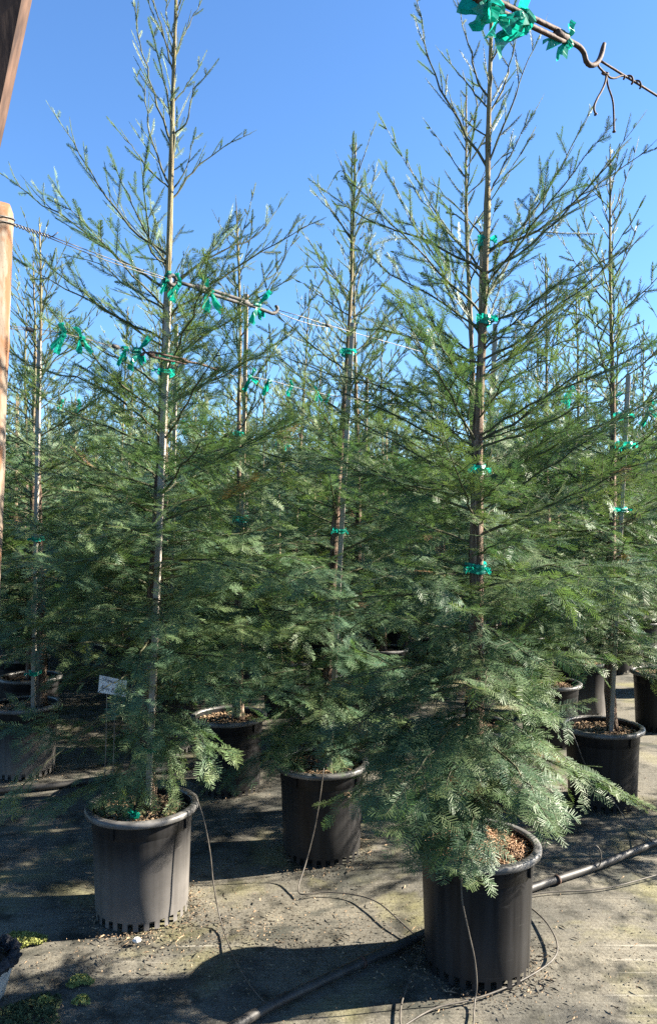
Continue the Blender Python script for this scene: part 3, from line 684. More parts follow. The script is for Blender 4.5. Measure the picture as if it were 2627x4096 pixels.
stake(P15(842, 1640, 6.08), P15(860, 880, 6.08), .024, M_STAKE2, 'stake on the thin redwood behind the slim middle one')
stake(P15(1120, 1780, 4.7), P15(1160, 760, 4.7), .024, M_STAKE, 'grey stake rising behind the broad front redwood')
for i, (X, Y) in enumerate(LATT):
    if i % 3 != 1 and Y < 17:
        s = rr.uniform(-.04, .04)
        stake((X - .05, Y - .05, .44), (X - .05 + s, Y - .04, rr.uniform(2.5, 2.95)), .026, (M_STAKE, M_STAKE2)[i % 2], 'thin wooden stake among the redwoods of the back rows', 'stakes in the back rows')

# ------------------------------------------------------------------ posts
def make_post_mat():
    m, nt, b = mat('weathered_post_wood', 0.9, 0.2)
    v = mapped(nt, (1, 1, 0.16)); n = noise(nt, 26, 6, v, 0.6, 0.3); sp = noise(nt, 260, 2, mapped(nt, (1, 1, .6)))
    c = ramp(nt, n.outputs[0], [(0.3, (0.13, 0.10, 0.075)), (0.6, (0.22, 0.18, 0.14)), (0.8, (0.29, 0.245, 0.195))]).outputs[0]
    pt = noise(nt, 7, 5, mapped(nt, (1, 1, .5)), .6, .5)
    f = ramp(nt, pt.outputs[0], [(0.50, (0, 0, 0)), (0.58, (1, 1, 1))]).outputs[0]
    c = mixc(nt, f, c, (0.17, 0.085, 0.045))
    f2 = ramp(nt, sp.outputs[0], [(0.64, (0, 0, 0)), (0.70, (.8, .8, .8))]).outputs[0]
    c = mixc(nt, f2, c, (0.06, 0.045, 0.035))
    nt.links.new(c, b.inputs['Base Color']); bump(nt, b, n.outputs[0], .6, .006); return m
M_POST = make_post_mat()
M_BEAM = simple('dark_sawn_wood', (0.02, 0.012, 0.010), (0.12, 0.070, 0.047), 16, 0.85, 0.25, (3, 3, .5), .6)
def rowline(X0, Y0):
    def f(x15, y15, dy=0.0):
        px = x15 * 2627 / 1540; u = (px - CX) / FPX; t = (Y0 * u - X0) / (1 - u)
        return P(px, y15 * 2627 / 1540, Y0 + t + dy)
    return f
W1 = rowline(-.62, 3.20); W2 = rowline(-.64, 3.24)
yP = float(W1(-6, 508)[1]) + .02
pt_top = P(-11, 826, yP); pt_mid = P(-66, 2350, yP); d = pt_mid - pt_top; foot = pt_top + d * (pt_top[2] + .03) / -d[2]
r = np.random.default_rng(4); mb = MB(); pp = np.array([foot + (pt_top - foot) * u for u in np.concatenate([np.linspace(0, .985, 34), [.995, 1.0]])])
rad = np.full(len(pp), .062 * yP / 2.95) * (1 + r.normal(0, .006, len(pp))); rad[-2] *= .96; rad[-1] *= .82
mb.tube(pp, rad, 22)
v = mb.v[0]; v[:] = v + r.normal(0, .0012, v.shape)
for k in range(22): v[(len(pp) - 1) * 22 + k][2] += .008 * math.sin(k * 1.3)
tag(link('wooden_post', mb.mesh('wooden_post', M_POST, True)), 'weathered round wooden post with twisted wire wrapped near its top', 'post')
# leaning sawn timber close to the viewer
q0 = P(130, 0, 1.2); q1 = P(0, 612, 1.2); ax = norm(q0 - q1); q0 = q0 - (.014, 0, 0); q1 = q1 - (.014, 0, 0); f0 = q1 - ax * (q1[2] + .02) / ax[2]; f1 = q0 + ax * .5
e1 = np.array((math.cos(math.radians(10)), math.sin(math.radians(10)), 0.0)); e1 = norm(e1 - ax * e1.dot(ax)); e2 = np.cross(ax, e1)
if e1[0] < 0: e1 = -e1
if e2[1] < 0: e2 = -e2
v = []; fc = []; n = 20; r = np.random.default_rng(8)
for i in range(n):
    c = f0 + (f1 - f0) * i / (n - 1)
    ring = [(-.11, 0), (-.002, 0), (0, .002), (0, .040), (-.002, .042), (-.11, .042)]
    v += [c + e1 * (a_ + r.normal(0, .0009)) + e2 * (b_ + r.normal(0, .0009)) for a_, b_ in ring]
for i in range(n - 1): fc += [(i * 6 + k, i * 6 + (k + 1) % 6, (i + 1) * 6 + (k + 1) % 6, (i + 1) * 6 + k) for k in range(6)]
fc += [tuple(range(6)), tuple((n - 1) * 6 + k for k in range(6))]
mb = MB(); mb.add(v, fc)
tag(link('leaning_timber', mb.mesh('leaning_timber', M_BEAM)), 'dark sawn timber leaning across the upper corner against the sky', 'timber')

# ------------------------------------------------------------------ wires, turnbuckles
W3 = rowline(-1.7, 6.6)
def wire(label, strands, rad, m=None, group=None, name='support_wire'):
    mb = MB()
    for s_ in strands: mb.tube(smooth_path(s_, max(8, 5 * len(s_))), rad, 5)
    return tag(link(name, mb.mesh(name, m or M_WIRE, True)), label, 'wire', group)
def twist(p0, p1, turns, R, ph=0.0, n=80):
    p0, p1 = np.asarray(p0), np.asarray(p1); t = norm(p1 - p0); a = norm(np.cross(t, (0, 0, 1.0))); b = np.cross(t, a); u = np.linspace(0, 1, n)
    th = 2 * math.pi * turns * u + ph
    return p0 + (p1 - p0) * u[:, None] + (a * np.cos(th)[:, None] + b * np.sin(th)[:, None]) * R
def rawtube(mb, pts, rad, sides=5): mb.tube(pts, rad, sides)
# wire along the front row, twisted back on itself beside the post
mb = MB(); wp = W1(-6, 508); wend = W1(118, 556)
pc = pt_top + (foot - pt_top) * ((pt_top[2] - wp[2]) / (pt_top[2] - foot[2]))
for k_, zz in ((0, .0), (1, -.018)):
    th = np.linspace(0, 2 * math.pi, 30); mb.tube(np.stack([pc[0] + .060 * np.cos(th), pc[1] + .060 * np.sin(th), np.full(30, wp[2] + zz) + .01 * np.sin(th)], 1), .0022, 5)
st = W1(12, 520)
mb.tube(twist(st, wend, 7, .0048), .0024, 5); mb.tube(twist(st, wend, 7, .0048, math.pi), .0024, 5)
mb.tube(np.array([wend, wend + (.012, .0, .004), wend + (.03, 0, .018)]), .0022, 5)
eye = W1(392, 655)
mb.tube(np.array([pc + (0, -.060, 0), st]), .0022, 5)
for o_ in (0.004, -.004): mb.tube(smooth_path([wend + (0, 0, o_), (wend + eye) / 2 + (0, 0, o_ * 1.5 - .006), eye + (0, 0, o_)], 14), .0020, 5)
tag(link('support_wire', mb.mesh('support_wire', M_WIRE, True)), 'doubled wire twisted on itself from the wooden post to the grey turnbuckle', 'wire')
hook1 = W1(651, 727)
wire('wire running from the hook of the grey turnbuckle past the broad redwood', [[hook1, W1(700, 740), W1(768, 762), W1(900, 800), W1(1130, 864), W1(1250, 890), W1(1350, 914), W1(1450, 939), W1(1545, 966), W1(1800, 1020)],
     [hook1 + (0, 0, -.012), W1(700, 752), W1(745, 764), W1(775, 767)]], .0021)
wire('lower thin rusty wire crossing the card tree below the grey turnbuckle', [[W2(20, 764), W2(80, 771), W2(150, 782), W2(250, 808), W2(330, 824)], [W2(20, 771), W2(85, 773)], [W2(190, 789), W2(255, 811), W2(325, 827)],
     [W2(510, 862), W2(560, 878), W2(630, 891), W2(740, 920), W2(875, 942), W2(1130, 985), W2(1370, 1027), W2(1450, 1041), W2(1560, 1060)], [W2(510, 866), W2(545, 880), W2(560, 880)]], .0016)
wire('faint wire along a back row among the background trees', [[W3(20, 915), W3(130, 936), W3(200, 953), W3(435, 1000), W3(650, 1038), W3(800, 1060), W3(1000, 1088), W3(1200, 1110), W3(1400, 1130)]], .0025)

def turnbuckle(label, eye_c, a0, a1, hook_pts, mt, rod, gap, eye_r):
    """eye ring, threaded shank, open frame of two bars between collars, hook"""
    o = thing('turnbuckle', label, 'turnbuckle', tuple(float(c) for c in (a0 + a1) / 2)); off = -(a0 + a1) / 2
    t = norm(a1 - a0); sd = norm(np.cross(t, (0, 1.0, 0))); L = np.linalg.norm(a1 - a0)
    if eye_c is not None:
        mb = MB(); th = np.linspace(.25, 2 * math.pi - .1, 26); ev = eye_c
        mb.tube(np.array([ev + (t * math.cos(x) + sd * math.sin(x)) * eye_r for x in th]) + off, rod, 8)
        mb.tube(np.array([ev + t * eye_r, a0 + t * L * .12]) + off, rod, 8); link('eye', mb.mesh('turnbuckle_eye', mt, True), o)
    mb = MB()
    for sg in (-1, 1): mb.tube(np.array([a0 + sd * gap * sg, a0 + t * L * .08 + sd * gap * sg * 1.1, a1 - t * L * .08 + sd * gap * sg * 1.1, a1 + sd * gap * sg]) + off, rod * .95, 8)
    link('frame', mb.mesh('turnbuckle_frame', mt, True), o)
    for c, dr in ((a0, 1), (a1, -1)):
        mb = MB(); mb.tube(np.array([c - t * .012 * dr, c - t * .006 * dr, c + t * L * .10 * dr, c + t * L * .11 * dr]) + off, np.array([.7, 1, 1, .8]) * (gap * .55 + rod), 10); link('collar', mb.mesh('turnbuckle_collar', mt, True), o)
    mb = MB(); hp = smooth_path(hook_pts, 26); mb.tube(hp + off, np.interp(np.linspace(0, 1, 26), [0, .9, 1], [rod, rod, rod * .75]), 8); link('hook', mb.mesh('turnbuckle_hook', mt, True), o)
    return o
turnbuckle('grey steel turnbuckle with looped eye hanging beside the card tree', W1(404, 657), W1(462, 674), W1(580, 712), [W1(560, 706), W1(610, 724), W1(628, 731), W1(640, 735), W1(648, 731), W1(651, 722), W1(646, 717)], M_STEEL, .0085, .0080, .020)
turnbuckle('rusty turnbuckle on the lower wire crossing the card tree stake', W2(332, 824), W2(352, 830), W2(436, 848), [W2(420, 845), W2(470, 854), W2(500, 864), W2(508, 866), W2(511, 862), W2(509, 859)], M_RUST, .0052, .0085, .013)
def NW(px, py): # near wire, runs level above the viewer
    u = (px - CX) / FPX; t = np.clip((px - 1900) / (2627 - 1900), -1, 2); return P(px, py, 1.60 + .37 * t)
turnbuckle('rusty turnbuckle with open hook close overhead, wrapped in green ribbon', NW(1830, -62), NW(1905, -18), NW(2255, 150), [NW(2225, 138), NW(2290, 172), NW(2318, 190), NW(2335, 215), NW(2342, 245), NW(2362, 262), NW(2386, 252), NW(2402, 222), NW(2410, 190), NW(2415, 174)], M_RUST, .0062, .0095, .018)
mb = MB(); hk = NW(2394, 240)
mb.tube(smooth_path([hk, NW(2430, 262), NW(2496, 303), NW(2560, 342), NW(2627, 384), NW(2800, 490), NW(3100, 660)], 30), .0030, 6)
mb.tube(smooth_path([hk, NW(2390, 262), NW(2408, 284), NW(2422, 300), NW(2418, 330), NW(2405, 362), NW(2388, 392), NW(2376, 420), NW(2374, 440), NW(2381, 458)], 30), .0026, 6)
mb.tube(smooth_path([NW(2415, 290), NW(2424, 308), NW(2430, 345), NW(2448, 400), NW(2453, 460), NW(2454, 528)], 26), .0026, 6)
mb.tube(np.array([NW(2454, 524), NW(2454, 529)]), .0045, 8); mb.tube(np.array([NW(2379, 455), NW(2382, 460)]), .0043, 8)
th = np.linspace(0, 2 * math.pi, 20); kc = NW(2418, 294)
mb.tube(np.stack([kc[0] + .007 * np.cos(th), kc[1] + .004 * np.sin(th), kc[2] + .005 * np.sin(th)], 1), .0026, 6)
mb.tube(smooth_path([NW(2424, 298), NW(2440, 311), NW(2460, 312), NW(2480, 304), NW(2496, 303)], 16), .0026, 6)
mb.tube(twist(NW(2490, 300), NW(2560, 343), 2.2, .0065, .6, 50), .0026, 6)
tag(link('support_wire', mb.mesh('support_wire', M_RUST, True)), 'thick rusty wire with two dangling ends on the open hook overhead', 'wire')

# crimp sleeves on the second and first wire
for i, (c, lab) in enumerate(((W2(71, 773), 'small metal crimp on the lower wire beside the wooden post'), (W2(272, 813), 'small metal crimp on the lower wire before the rusty turnbuckle'), (W1(768, 763), 'small metal crimp on the wire beyond the grey turnbuckle'))):
    t = norm(W2(300, 820) - W2(200, 795)); mb = MB(); mb.tube(np.array([c - t * .015, c - t * .013, c + t * .013, c + t * .015]), np.array([.005, .0085, .0085, .005]), 8)
    tag(link('wire_crimp', mb.mesh('wire_crimp', M_STEEL, True)), lab, 'crimp')

# ------------------------------------------------------------------ green ribbons
def ribbon_mesh(seed, tails, L, w, knot=True):
    r = np.random.default_rng(seed); mb = MB()
    if knot:   # a few crumpled turns around the wire (which runs along x)
        for t in range(3):
            n = 14; th = np.linspace(0, 2 * math.pi * .95, n) + r.uniform(0, 6); R = .010 + .004 * r.random(n); x0 = r.normal(0, .010)
            v = []
            for i in range(n):
                for e in (-.5, .5): v.append((x0 + e * w * .55 + r.normal(0, .003), R[i] * math.cos(th[i]), R[i] * math.sin(th[i])))
            mb.add(v, [(2 * i, 2 * i + 1, 2 * i + 3, 2 * i + 2) for i in range(n - 1)])
    for t in range(tails):
        n, k = 10, 5; ln = L * r.uniform(.6, 1.15); ww = w * r.uniform(.8, 1.5)
        d = norm(np.array((r.normal(0, .75), r.normal(0, .45), -1.0 if t % 3 != 2 else .9))); sd = norm(np.cross(d, r.normal(0, 1, 3))); nr = np.cross(d, sd)
        gv = np.array((0, 0, -.6)) * ln; ph = r.uniform(0, 6); v = []
        for i in range(n):
            u = i / (n - 1); wd = ww * (.25 + .75 * min(1, u * 2.2)) * (1 - .35 * max(0, u - .8) * 5 * r.random())
            c = d * ln * u + gv * u * u * .35 + nr * .10 * ln * math.sin(4 * u + ph)
            for j in range(k):
                e = j / (k - 1) - .5; v.append(c + sd * wd * e + nr * (.010 * math.sin(7 * e + 3 * u + ph) * (.4 + u) + r.normal(0, .0012)))
        mb.add(v, [(i * k + j, i * k + j + 1, (i + 1) * k + j + 1, (i + 1) * k + j) for i in range(n - 1) for j in range(k - 1)])
    return mb.mesh('ribbon', M_RIBBON)
RIB = [ribbon_mesh(300 + i, 2 + i % 3, .075, .020) for i in range(6)]
def ribbon(loc, label, i, s=1.0, rz=.75, group=None, ry=.0):
    return tag(link('green_ribbon', RIB[i % 6], None, loc, (0, ry, rz), s), label, 'ribbon', group)
ribbon(W1(394, 640), 'green ribbon knot just above the eye of the grey turnbuckle', 0, .8)
ribbon(W1(391, 657), 'green ribbon bunched around the eye of the grey turnbuckle', 3, .75)
ribbon(W1(422, 668), 'green ribbon hanging from the shank of the grey turnbuckle', 1, 1.0)
ribbon(W1(487, 684), 'green ribbon tied around the middle of the grey turnbuckle', 2, 1.35)
ribbon(W1(606, 716), 'green ribbon at the hook end of the grey turnbuckle', 4, 1.2)
for i, (x, y, s, lab) in enumerate(((153, 786, 1.35, 'green ribbon on the lower wire nearest the wooden post'), (190, 794, 1.2, 'second green ribbon along the lower wire from the wooden post'), (294, 818, 1.2, 'green ribbon just before the rusty lower turnbuckle'),
        (325, 823, 1.5, 'green ribbon tied over the eye of the rusty lower turnbuckle'), (587, 884, 1.1, 'green ribbon where the slender tree crosses behind the lower wire'), (630, 893, 1.2, 'green ribbon next along the lower wire past the slender tree'),
        (685, 907, .9, 'small green ribbon on the lower wire before the middle redwood'), (742, 921, .9, 'small green ribbon on the lower wire by the middle redwood'), (770, 927, .8, 'green ribbon on the lower wire touching the middle redwood boughs'))):
    ribbon(W2(x, y), lab, i + 1, s * .72)
for i, (x, y, s, lab) in enumerate(((1090, 853, .9, 'green ribbon on the long wire beside the broad redwood trunk'), (1338, 912, 1.9, 'large green ribbon on the long wire between broad and edge redwoods'), (1436, 937, 1.2, 'green ribbon on the long wire touching the edge redwood'), (1524, 960, 1.7, 'green ribbon on the long wire at the picture edge'))):
    ribbon(W1(x, y), lab, i + 2, s)
for i, (x, y) in enumerate(((145, 940), (190, 951), (435, 1000), (650, 1038), (674, 1036), (930, 1082), (1005, 1088))):
    ribbon(W3(x, y), 'tiny green ribbon on the back-row wire among the background trees', i, 1.15, group='ribbons on the back-row wire')
for i in range(22):
    X, Y = LATT[(i * 5 + 2) % 110]
    ribbon((X - .03, Y - .08, rr.uniform(1.9, 2.8)), 'tiny green ribbon among the redwoods of the back rows', i, 1.2, group='ribbons in the back rows')
BIG = [ribbon_mesh(420 + i, n_, .062, .034) for i, n_ in enumerate((5, 4, 3))]
for px, py, j, s, lab in ((1965, 18, 0, 1.35, 'big green ribbon bunch at the top edge on the overhead turnbuckle'), (2105, 82, 1, 1.45, 'green ribbon with long tails around the overhead turnbuckle frame'), (2262, 162, 2, .75, 'short green ribbon next to the open hook overhead')):
    tag(link('green_ribbon', BIG[j], None, NW(px, py), (0, .45, .6), s), lab, 'ribbon')

# ties binding trunk and stake
def tie(c, rx, ry, h, seed, label, group=None, tail=.028):
    r = np.random.default_rng(seed); mb = MB(); n = 26; v = []
    for i in range(n + 1):
        th = 2 * math.pi * i / n; k = 1 + r.normal(0, .03) if i < n else 1.0
        for e in (-.5, -.15, .2, .5): v.append((rx * math.cos(th) * (k + .04 * math.sin(9 * e)), ry * math.sin(th) * (k + .04 * math.sin(9 * e)), e * h + .005 * math.sin(2 * th + 1)))
    mb.add(v, [(i * 4 + j, (i + 1) * 4 + j, (i + 1) * 4 + j + 1, i * 4 + j + 1) for i in range(n) for j in range(3)])
    for sg in (-1, 1):
        vv = []; d = norm((sg * .9, -.5, -.5 * r.random()))
        for i in range(6):
            u = i / 5; cc = np.array((sg * rx * .6, -ry * 1.05, 0)) + d * tail * u
            for e in (-.5, 0, .5): vv.append(cc + np.array((0, .006 * math.sin(5 * u + 4 * e), 1.0 * e * h * .7 * (.5 + .6 * u))))
        mb.add(vv, [(i * 3 + j, i * 3 + j + 1, (i + 1) * 3 + j + 1, (i + 1) * 3 + j) for i in range(5) for j in range(2)])
    return tag(link('green_tie', mb.mesh('green_tie', M_RIBBON), None, c), label, 'ribbon', group)
for i, (c, rx, ry, h, lab) in enumerate(((P15(391, 840, 3.40), .036, .062, .03, 'green tie over card tree stake at the rusty turnbuckle'), (P15(390, 873, 3.40), .037, .062, .018, 'narrow green tie on card tree stake under the rusty turnbuckle'),
        (P15(1135, 570, 3.08), .024, .040, .045, 'uppermost green tie on the broad redwood trunk'), (P15(1134, 752, 3.07), .030, .045, .04, 'green tie on the broad redwood trunk at second height'), (P15(1116, 1101, 3.07), .038, .05, .036, 'green tie around trunk and stake of broad redwood at mid height'),
        (P15(1113, 1331, 3.07), .044, .055, .038, 'lowest broad green tie around trunk and stake of broad redwood'), (P15(815, 826, 4.02), .034, .05, .03, 'upper green tie on the slim middle redwood stake'), (P15(796, 1244, 4.02), .036, .055, .022, 'lower green tie on the slim middle redwood stake'),
        (P15(566, 1217, 4.98), .045, .06, .04, 'green tie on the slender redwood behind the card tree'), (P15(562, 1017, 4.98), .03, .05, .03, 'small upper tie on the slender redwood behind the card tree'), (P15(1456, 976, 4.74), .045, .06, .035, 'upper green tie on the edge redwood stake'),
        (P15(1462, 1046, 4.72), .05, .06, .05, 'flapping green tie on the edge redwood stake'), (P15(1450, 1195, 4.73), .05, .06, .025, 'lower green tie on the edge redwood stake'), (P15(90, 1263, 5.3), .04, .06, .03, 'green tie on the stake beside the wooden post'), (P15(84, 1576, 5.3), .04, .06, .025, 'low green tie on the stake beside the wooden post'),
        (P15(352, 1752, 3.40), .034, .05, .02, 'green tie low on the card tree stake'))):
    tie(c, rx, ry, h, 500 + i, lab)
tag(link('green_ribbon', ribbon_mesh(470, 4, .06, .03), None, (POTS['A'][0] + .0, POTS['A'][1] - .13, .468), (1.2, .2, .5), 1.0), 'crumpled green ribbon lying on the soil of the dusty pot', 'ribbon')

# ------------------------------------------------------------------ handwritten card
M_CARD = simple('white_card', (0.84, 0.85, 0.86), (0.88, 0.88, 0.88), 30, .45, .4)
_nt = M_CARD.node_tree; _tr = N(_nt, 'ShaderNodeBsdfTranslucent'); _tr.inputs[0].default_value = (.85, .85, .85, 1); _mx = N(_nt, 'ShaderNodeMixShader'); _mx.inputs[0].default_value = .3
_nt.links.new(_nt.nodes['Principled BSDF'].outputs[0], _mx.inputs[1]); _nt.links.new(_tr.outputs[0], _mx.inputs[2]); _nt.links.new(_mx.outputs[0], _nt.nodes['Material Output'].inputs[0])
M_INK = simple('marker_ink', (0.006, 0.007, 0.012), (0.012, 0.013, 0.02), 30, .5, .3)
M_LEG = simple('card_wire_leg', (0.13, 0.125, 0.11), (0.26, 0.25, 0.23), 60, .5, .5, metal=.4)
yC = 3.40
def CP(x, y, dy=0.0): return P(370 + x * 170 / 1540, 2670 + y * 160 / 1449, yC + dy + (660 - y) * 4e-5)
o = thing('plant_sign', 'white card handwritten Sequoia Aptos Blue on two wire legs', 'sign', CP(735, 660)); off = -CP(735, 660)
cor = [CP(262, 280), CP(1264, 486), CP(1207, 1060), CP(205, 905)]; n = 8; mb = MB(); v = []
for dy in (0, .0016):
    for j in range(n):
        for i in range(n):
            a_, b_ = i / (n - 1), j / (n - 1)
            p = (cor[0] * (1 - a_) + cor[1] * a_) * (1 - b_) + (cor[3] * (1 - a_) + cor[2] * a_) * b_; v.append(p + off + (0, dy + .003 * math.sin(3 * a_ + 1), 0))
fc = [(j * n + i, j * n + i + 1, (j + 1) * n + i + 1, (j + 1) * n + i) for j in range(n - 1) for i in range(n - 1)]
fc += [tuple(q + n * n for q in f_[::-1]) for f_ in fc]
edge = [i for i in range(n)] + [j * n + n - 1 for j in range(1, n)] + [(n - 1) * n + i for i in range(n - 2, -1, -1)] + [j * n for j in range(n - 2, 0, -1)]
fc += [(edge[i], edge[(i + 1) % len(edge)], edge[(i + 1) % len(edge)] + n * n, edge[i] + n * n) for i in range(len(edge))]
mb.add(v, fc); link('card', mb.mesh('card', M_CARD), o)
INK = [[(470, 380), (420, 375), (375, 390), (400, 420), (450, 440), (460, 465), (400, 475), (335, 460)], [(480, 450), (525, 430), (510, 405), (485, 425), (480, 470), (505, 495), (532, 488)], [(518, 338), (538, 385)],
       [(610, 450), (575, 440), (555, 480), (575, 500), (612, 455), (590, 520), (555, 590)], [(630, 455), (615, 505), (640, 515), (660, 465)], [(690, 485), (665, 510), (680, 535), (710, 530), (715, 500), (690, 485)], [(748, 505), (740, 550)], [(783, 452), (788, 460)],
       [(830, 520), (790, 530), (785, 560), (810, 570), (838, 530), (845, 580)], [(285, 770), (350, 690), (410, 630), (390, 690), (360, 780)], [(318, 742), (380, 735)], [(440, 700), (410, 780), (370, 865)], [(430, 720), (465, 720), (460, 760), (415, 775)],
       [(535, 640), (500, 720), (478, 800)], [(470, 685), (590, 690)], [(545, 750), (515, 780), (520, 810), (550, 800), (560, 765), (545, 750)], [(625, 765), (590, 775), (620, 805), (600, 830), (568, 830)], [(742, 760), (700, 880)],
       [(720, 765), (780, 755), (770, 800), (720, 820), (770, 830), (782, 870), (720, 900), (670, 870)], [(870, 735), (830, 820), (790, 920)], [(840, 850), (820, 900), (840, 920), (872, 860)], [(880, 905), (930, 890), (925, 862), (895, 872), (880, 920), (900, 950), (942, 948)]]
mb = MB()
for st_ in INK:
    a_ = [((x - 262) / 1000) for x, y in st_]
    pts = np.array([CP(x, y, -.0014 + .003 * math.sin(3 * q + 1)) for (x, y), q in zip(st_, a_)]) + off
    mb.tube(smooth_path(pts, 4 * len(pts)), .00085, 4)
link('lettering', mb.mesh('lettering', M_INK), o)
for x0, x1 in ((530, 400), (825, 690)):
    mb = MB(); p0 = CP(x0, 960, .003); p1 = P(370 + x1 * 170 / 1540, 3222, yC + .02); mb.tube(smooth_path([p0 + off, (p0 + p1) / 2 + off + (.003, 0, 0), p1 + off], 10), .0019, 6); link('leg', mb.mesh('sign_leg', M_LEG), o)

# ------------------------------------------------------------------ irrigation pipe and drip tubes
def pipe(label, pts, rad, m, sides=12, n=60, cat='pipe', name='irrigation_pipe'):
    mb = MB(); mb.tube(smooth_path(pts, n), rad, sides); return tag(link(name, mb.mesh(name, m, True)), label, cat)
main = [G15(300, 2535, .02), G15(540, 2412, .02), G15(620, 2366, .02), G15(800, 2279, .02), G15(985, 2194, .02), G15(1110, 2140, .02), G15(1240, 2084, .02), G15(1400, 2030, .02), G15(1540, 1974, .02), G15(1800, 1880, .02)]
pm = pipe('thick black irrigation pipe lying on the ground behind the nearest pot', main, .0185, M_PIPE)
for x, y in ((1305, 2063), (1225, 2090), (850, 2256)):
    c = G15(x, y, .02); t = norm(main[6] - main[4]); mb = MB(); mb.tube(np.array([c - t * .006, c + t * .006]), .0228, 12); link('clamp', mb.mesh('pipe_clamp', M_RUST, True), pm)
pipe('black irrigation pipe on the ground behind the dusty pot', [G15(-160, 1875, .02), G15(30, 1851, .02), G15(160, 1838, .02), G15(420, 1800, .02), G15(620, 1776, .02)], .021, M_PIPE)
def drip(label, pts, rad=.0031): return pipe(label, pts, rad, M_TUBE, 6, 70, 'tube', 'drip_tube')
drip('pale drip tube falling from the rim of the dusty pot to the pipe', [P15(440, 1862, 3.40), P15(458, 1868, 3.36), P15(468, 1890, 3.34), P15(480, 1930, 3.33), P15(493, 2000, 3.33), P15(501, 2075, 3.33), G15(518, 2160, .01), G15(545, 2235, .008), G15(585, 2308, .01), G15(628, 2358, .035)])
drip('thin drip tube hanging down the middle pot and curving across the ground', [P15(762, 1790, 3.86), P15(757, 1815, 3.80), P15(750, 1870, 3.79), P15(738, 1940, 3.78), P15(718, 2020, 3.74), G15(699, 2085, .006), G15(715, 2098, .006), G15(760, 2092, .006), G15(830, 2098, .008), G15(885, 2116, .02), G15(935, 2158, .02), G15(986, 2206, .01)])
drip('drip tube hanging down the front of the nearest pot', [P15(1074, 1990, 2.82), P15(1080, 2030, 2.775), P15(1083, 2110, 2.775), P15(1098, 2185, 2.77), P15(1112, 2250, 2.775), P15(1117, 2310, 2.775), G15(1112, 2352, .006), G15(1108, 2420, .006)])
drip('drip tube looping widely around the nearest pot', [G15(1205, 2105, .01), G15(1240, 2126, .01), G15(1280, 2163, .02), G15(1305, 2212, .02), G15(1295, 2250, .012), G15(1235, 2292, .006), G15(1160, 2326, .006), G15(1100, 2345, .006), G15(1020, 2364, .006), G15(955, 2400, .006), G15(900, 2440, .006)], .0036)
drip('short drip tube beside the nearest pot running to the picture bottom', [G15(992, 2200, .03), G15(985, 2235, .03), G15(962, 2295, .02), G15(943, 2345, .01), G15(938, 2390, .008), G15(945, 2430, .008)], .0036)
drip('drip tube running from the shaded open pot to the pipe', [P15(1338, 1712, 4.55), P15(1352, 1745, 4.50), P15(1375, 1800, 4.50), P15(1420, 1852, 4.45), G15(1470, 1925, .01), G15(1528, 1972, .04)])
drip('drip tube crossing the ground beside the thick pipe', [G15(1225, 2100, .012), G15(1290, 2092, .01), G15(1380, 2087, .01), G15(1450, 2076, .01), G15(1545, 2050, .01), G15(1680, 2015, .01)])
c = G15(1395, 2034, .02); th = np.linspace(-1.2, 4.3, 26)
drip('small loop of drip tube standing up on the thick pipe', [c + (.028 * math.cos(x), .01 * math.sin(x), .055 + .05 * math.sin(x)) for x in th] )
drip('thin dark tube lying across the ground behind the dusty pot', [G15(-30, 1916, .006), G15(60, 1890, .006), G15(125, 1868, .03), G15(150, 1850, .04)])

# ------------------------------------------------------------------ moss, litter, stone, torn fabric pot
M_MOSS = simple('yellow_green_moss', (0.13, 0.15, 0.035), (0.33, 0.34, 0.11), 80, .8, .3)
M_MOSSD = simple('dark_moss', (0.03, 0.045, 0.02), (0.09, 0.11, 0.045), 80, .85, .3)
def moss(c, R, n, m, seed, label, h=.018):
    r = np.random.default_rng(seed); mb = MB()
    for _ in range(n):
        a_ = r.random() * 6.283; q = math.sqrt(r.random()) * (1 + .25 * math.sin(3 * a_ + seed)); p = np.array((R * q * math.cos(a_), R * .8 * q * math.sin(a_), max(.001, h * (1 - q * q) * r.uniform(.3, 1.2))))
        s_ = r.uniform(.004, .009); e1_ = norm(r.normal(0, 1, 3)); e2_ = norm(np.cross(e1_, r.normal(0, 1, 3)))
        mb.add([p - e1_ * s_, p - e2_ * s_ * .6, p + e1_ * s_, p + e2_ * s_ * .6 + (0, 0, .003)], [(0, 1, 2, 3)])
    return tag(link('moss_patch', mb.mesh('moss_patch', m), None, c), label, None, None, 'stuff')
moss(G15(52, 2206), .085, 1500, M_MOSS, 1, 'yellow-green moss patch beside the torn fabric pot')
moss(G15(188, 2301), .045, 800, M_MOSS, 2, 'small round moss cushion in front of the dusty pot')
moss(G15(192, 2347), .03, 300, M_MOSS, 3, 'tiny moss tuft below the round cushion')
moss(G15(60, 2385), .14, 1800, M_MOSSD, 4, 'dark green moss spread in the bottom corner')
moss(G15(105, 2352), .035, 300, M_MOSS, 5, 'small moss tuft at the bottom corner')
r = np.random.default_rng(77); V, F = [], []
spots = [(np.array(POTS[k]), .30, .10, n_) for k, n_ in (('A', 900), ('B', 700), ('D', 600), ('C', 300), ('E', 250), ('F', 250))]
pts = []
for c, R, sd_, n_ in spots:
    a_ = r.random(n_) * 6.283; q = .205 + np.abs(r.normal(0, sd_ * .7, n_)); pts.append(np.stack([c[0] + q * np.cos(a_), c[1] + q * np.sin(a_)], 1))
for x, y, sx, sy, n_ in ((-.35, 3.2, .3, .18, 900), (-.9, 2.9, .4, .2, 500), (.1, 3.25, .4, .25, 500), (1.1, 2.9, .5, .35, 600), (.0, 5, 1.5, 1.2, 900)): pts.append(np.stack([r.normal(x, sx, n_), r.normal(y, sy, n_)], 1))
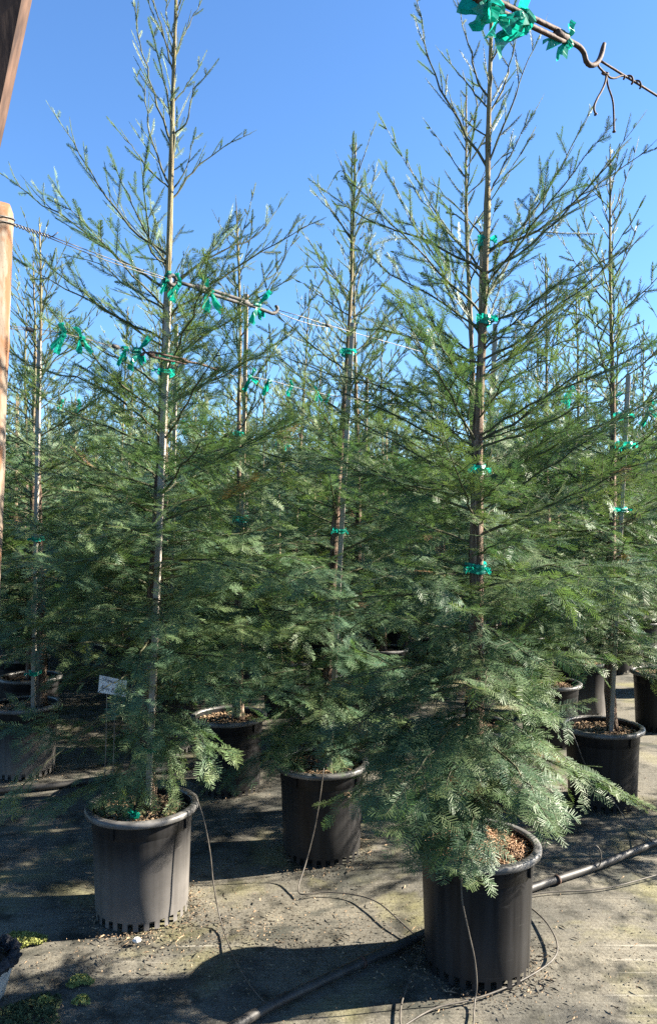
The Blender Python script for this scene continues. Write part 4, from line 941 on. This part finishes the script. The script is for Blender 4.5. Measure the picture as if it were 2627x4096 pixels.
pts = np.vstack(pts); mb = MB(); fcs = [(0, 1, 2), (0, 2, 3), (0, 3, 1), (1, 3, 2)]
for x, y in pts:
    s_ = r.uniform(.0015, .0042); ln = s_ * (r.uniform(1, 2) if r.random() < .85 else r.uniform(3, 7)); a_ = r.random() * 6.283; c_, s2_ = math.cos(a_), math.sin(a_)
    mb.add([(x - c_ * ln, y - s2_ * ln, -.001), (x + c_ * ln, y + s2_ * ln, 0), (x - s2_ * s_, y + c_ * s_, 0), (x, y, s_ * 1.3)], fcs, 0 if r.random() < .6 else 1)
tag(link('ground_litter', mb.mesh('ground_litter', [simple('dark_litter', (.03, .024, .018), (.10, .08, .055), 200, .95, .2), M_CHIP])), 'dark crumbs and dry bits scattered over the ground fabric', None, None, 'stuff')
r = np.random.default_rng(9); mb = MB(); mb.lathe([(.001, 0), (.013, .002), (.016, .008), (.011, .015), (.001, .017)], 9); v = mb.v[0]; v[:, 0] *= 1.15; v += r.normal(0, .0012, v.shape)
tag(link('white_stone', mb.mesh('white_stone', simple('white_stone', (.6, .58, .54), (.78, .77, .74), 60, .8)), None, G(548, 3768)), 'small white stone at the foot of the dusty pot', 'stone')
# torn fabric pot
o = thing('fabric_pot', 'small pale pot with crumpled black fabric rim at the bottom corner', 'plant pot', (-1.268, 2.80, 0)); o.rotation_euler = (0, .10, 0)
mb = MB(); mb.lathe([(.001, .004), (.070, .004), (.076, .012), (.100, .145), (.096, .145), (.092, .13)], 40); link('body', mb.mesh('fabric_pot_body', simple('pale_pot', (.30, .26, .22), (.52, .47, .41), 25, .85), True), o)
r = np.random.default_rng(14); mb = MB(); sg_, tb = 90, 14; v = []
for k in range(sg_):
    a_ = 2 * math.pi * k / sg_; w1 = .012 * math.sin(11 * a_) + .008 * math.sin(23 * a_ + 1)
    for j in range(tb):
        b_ = 2 * math.pi * j / tb; R = .016 + .005 * math.sin(5 * b_ + 9 * a_) + r.normal(0, .0028)
        v.append(((.099 + w1 * .4 + R * math.cos(b_)) * math.cos(a_), (.099 + w1 * .4 + R * math.cos(b_)) * math.sin(a_), .150 + w1 * .5 + 1.25 * R * math.sin(b_)))
mb.add(v, [(k * tb + j, ((k + 1) % sg_) * tb + j, ((k + 1) % sg_) * tb + (j + 1) % tb, k * tb + (j + 1) % tb) for k in range(sg_) for j in range(tb)])
link('rim', mb.mesh('fabric_rim', simple('black_fabric', (.012, .012, .014), (.05, .05, .055), 80, .8, .3)), o); link('soil', SOIL, o, (0, 0, -.075), scale=.44)
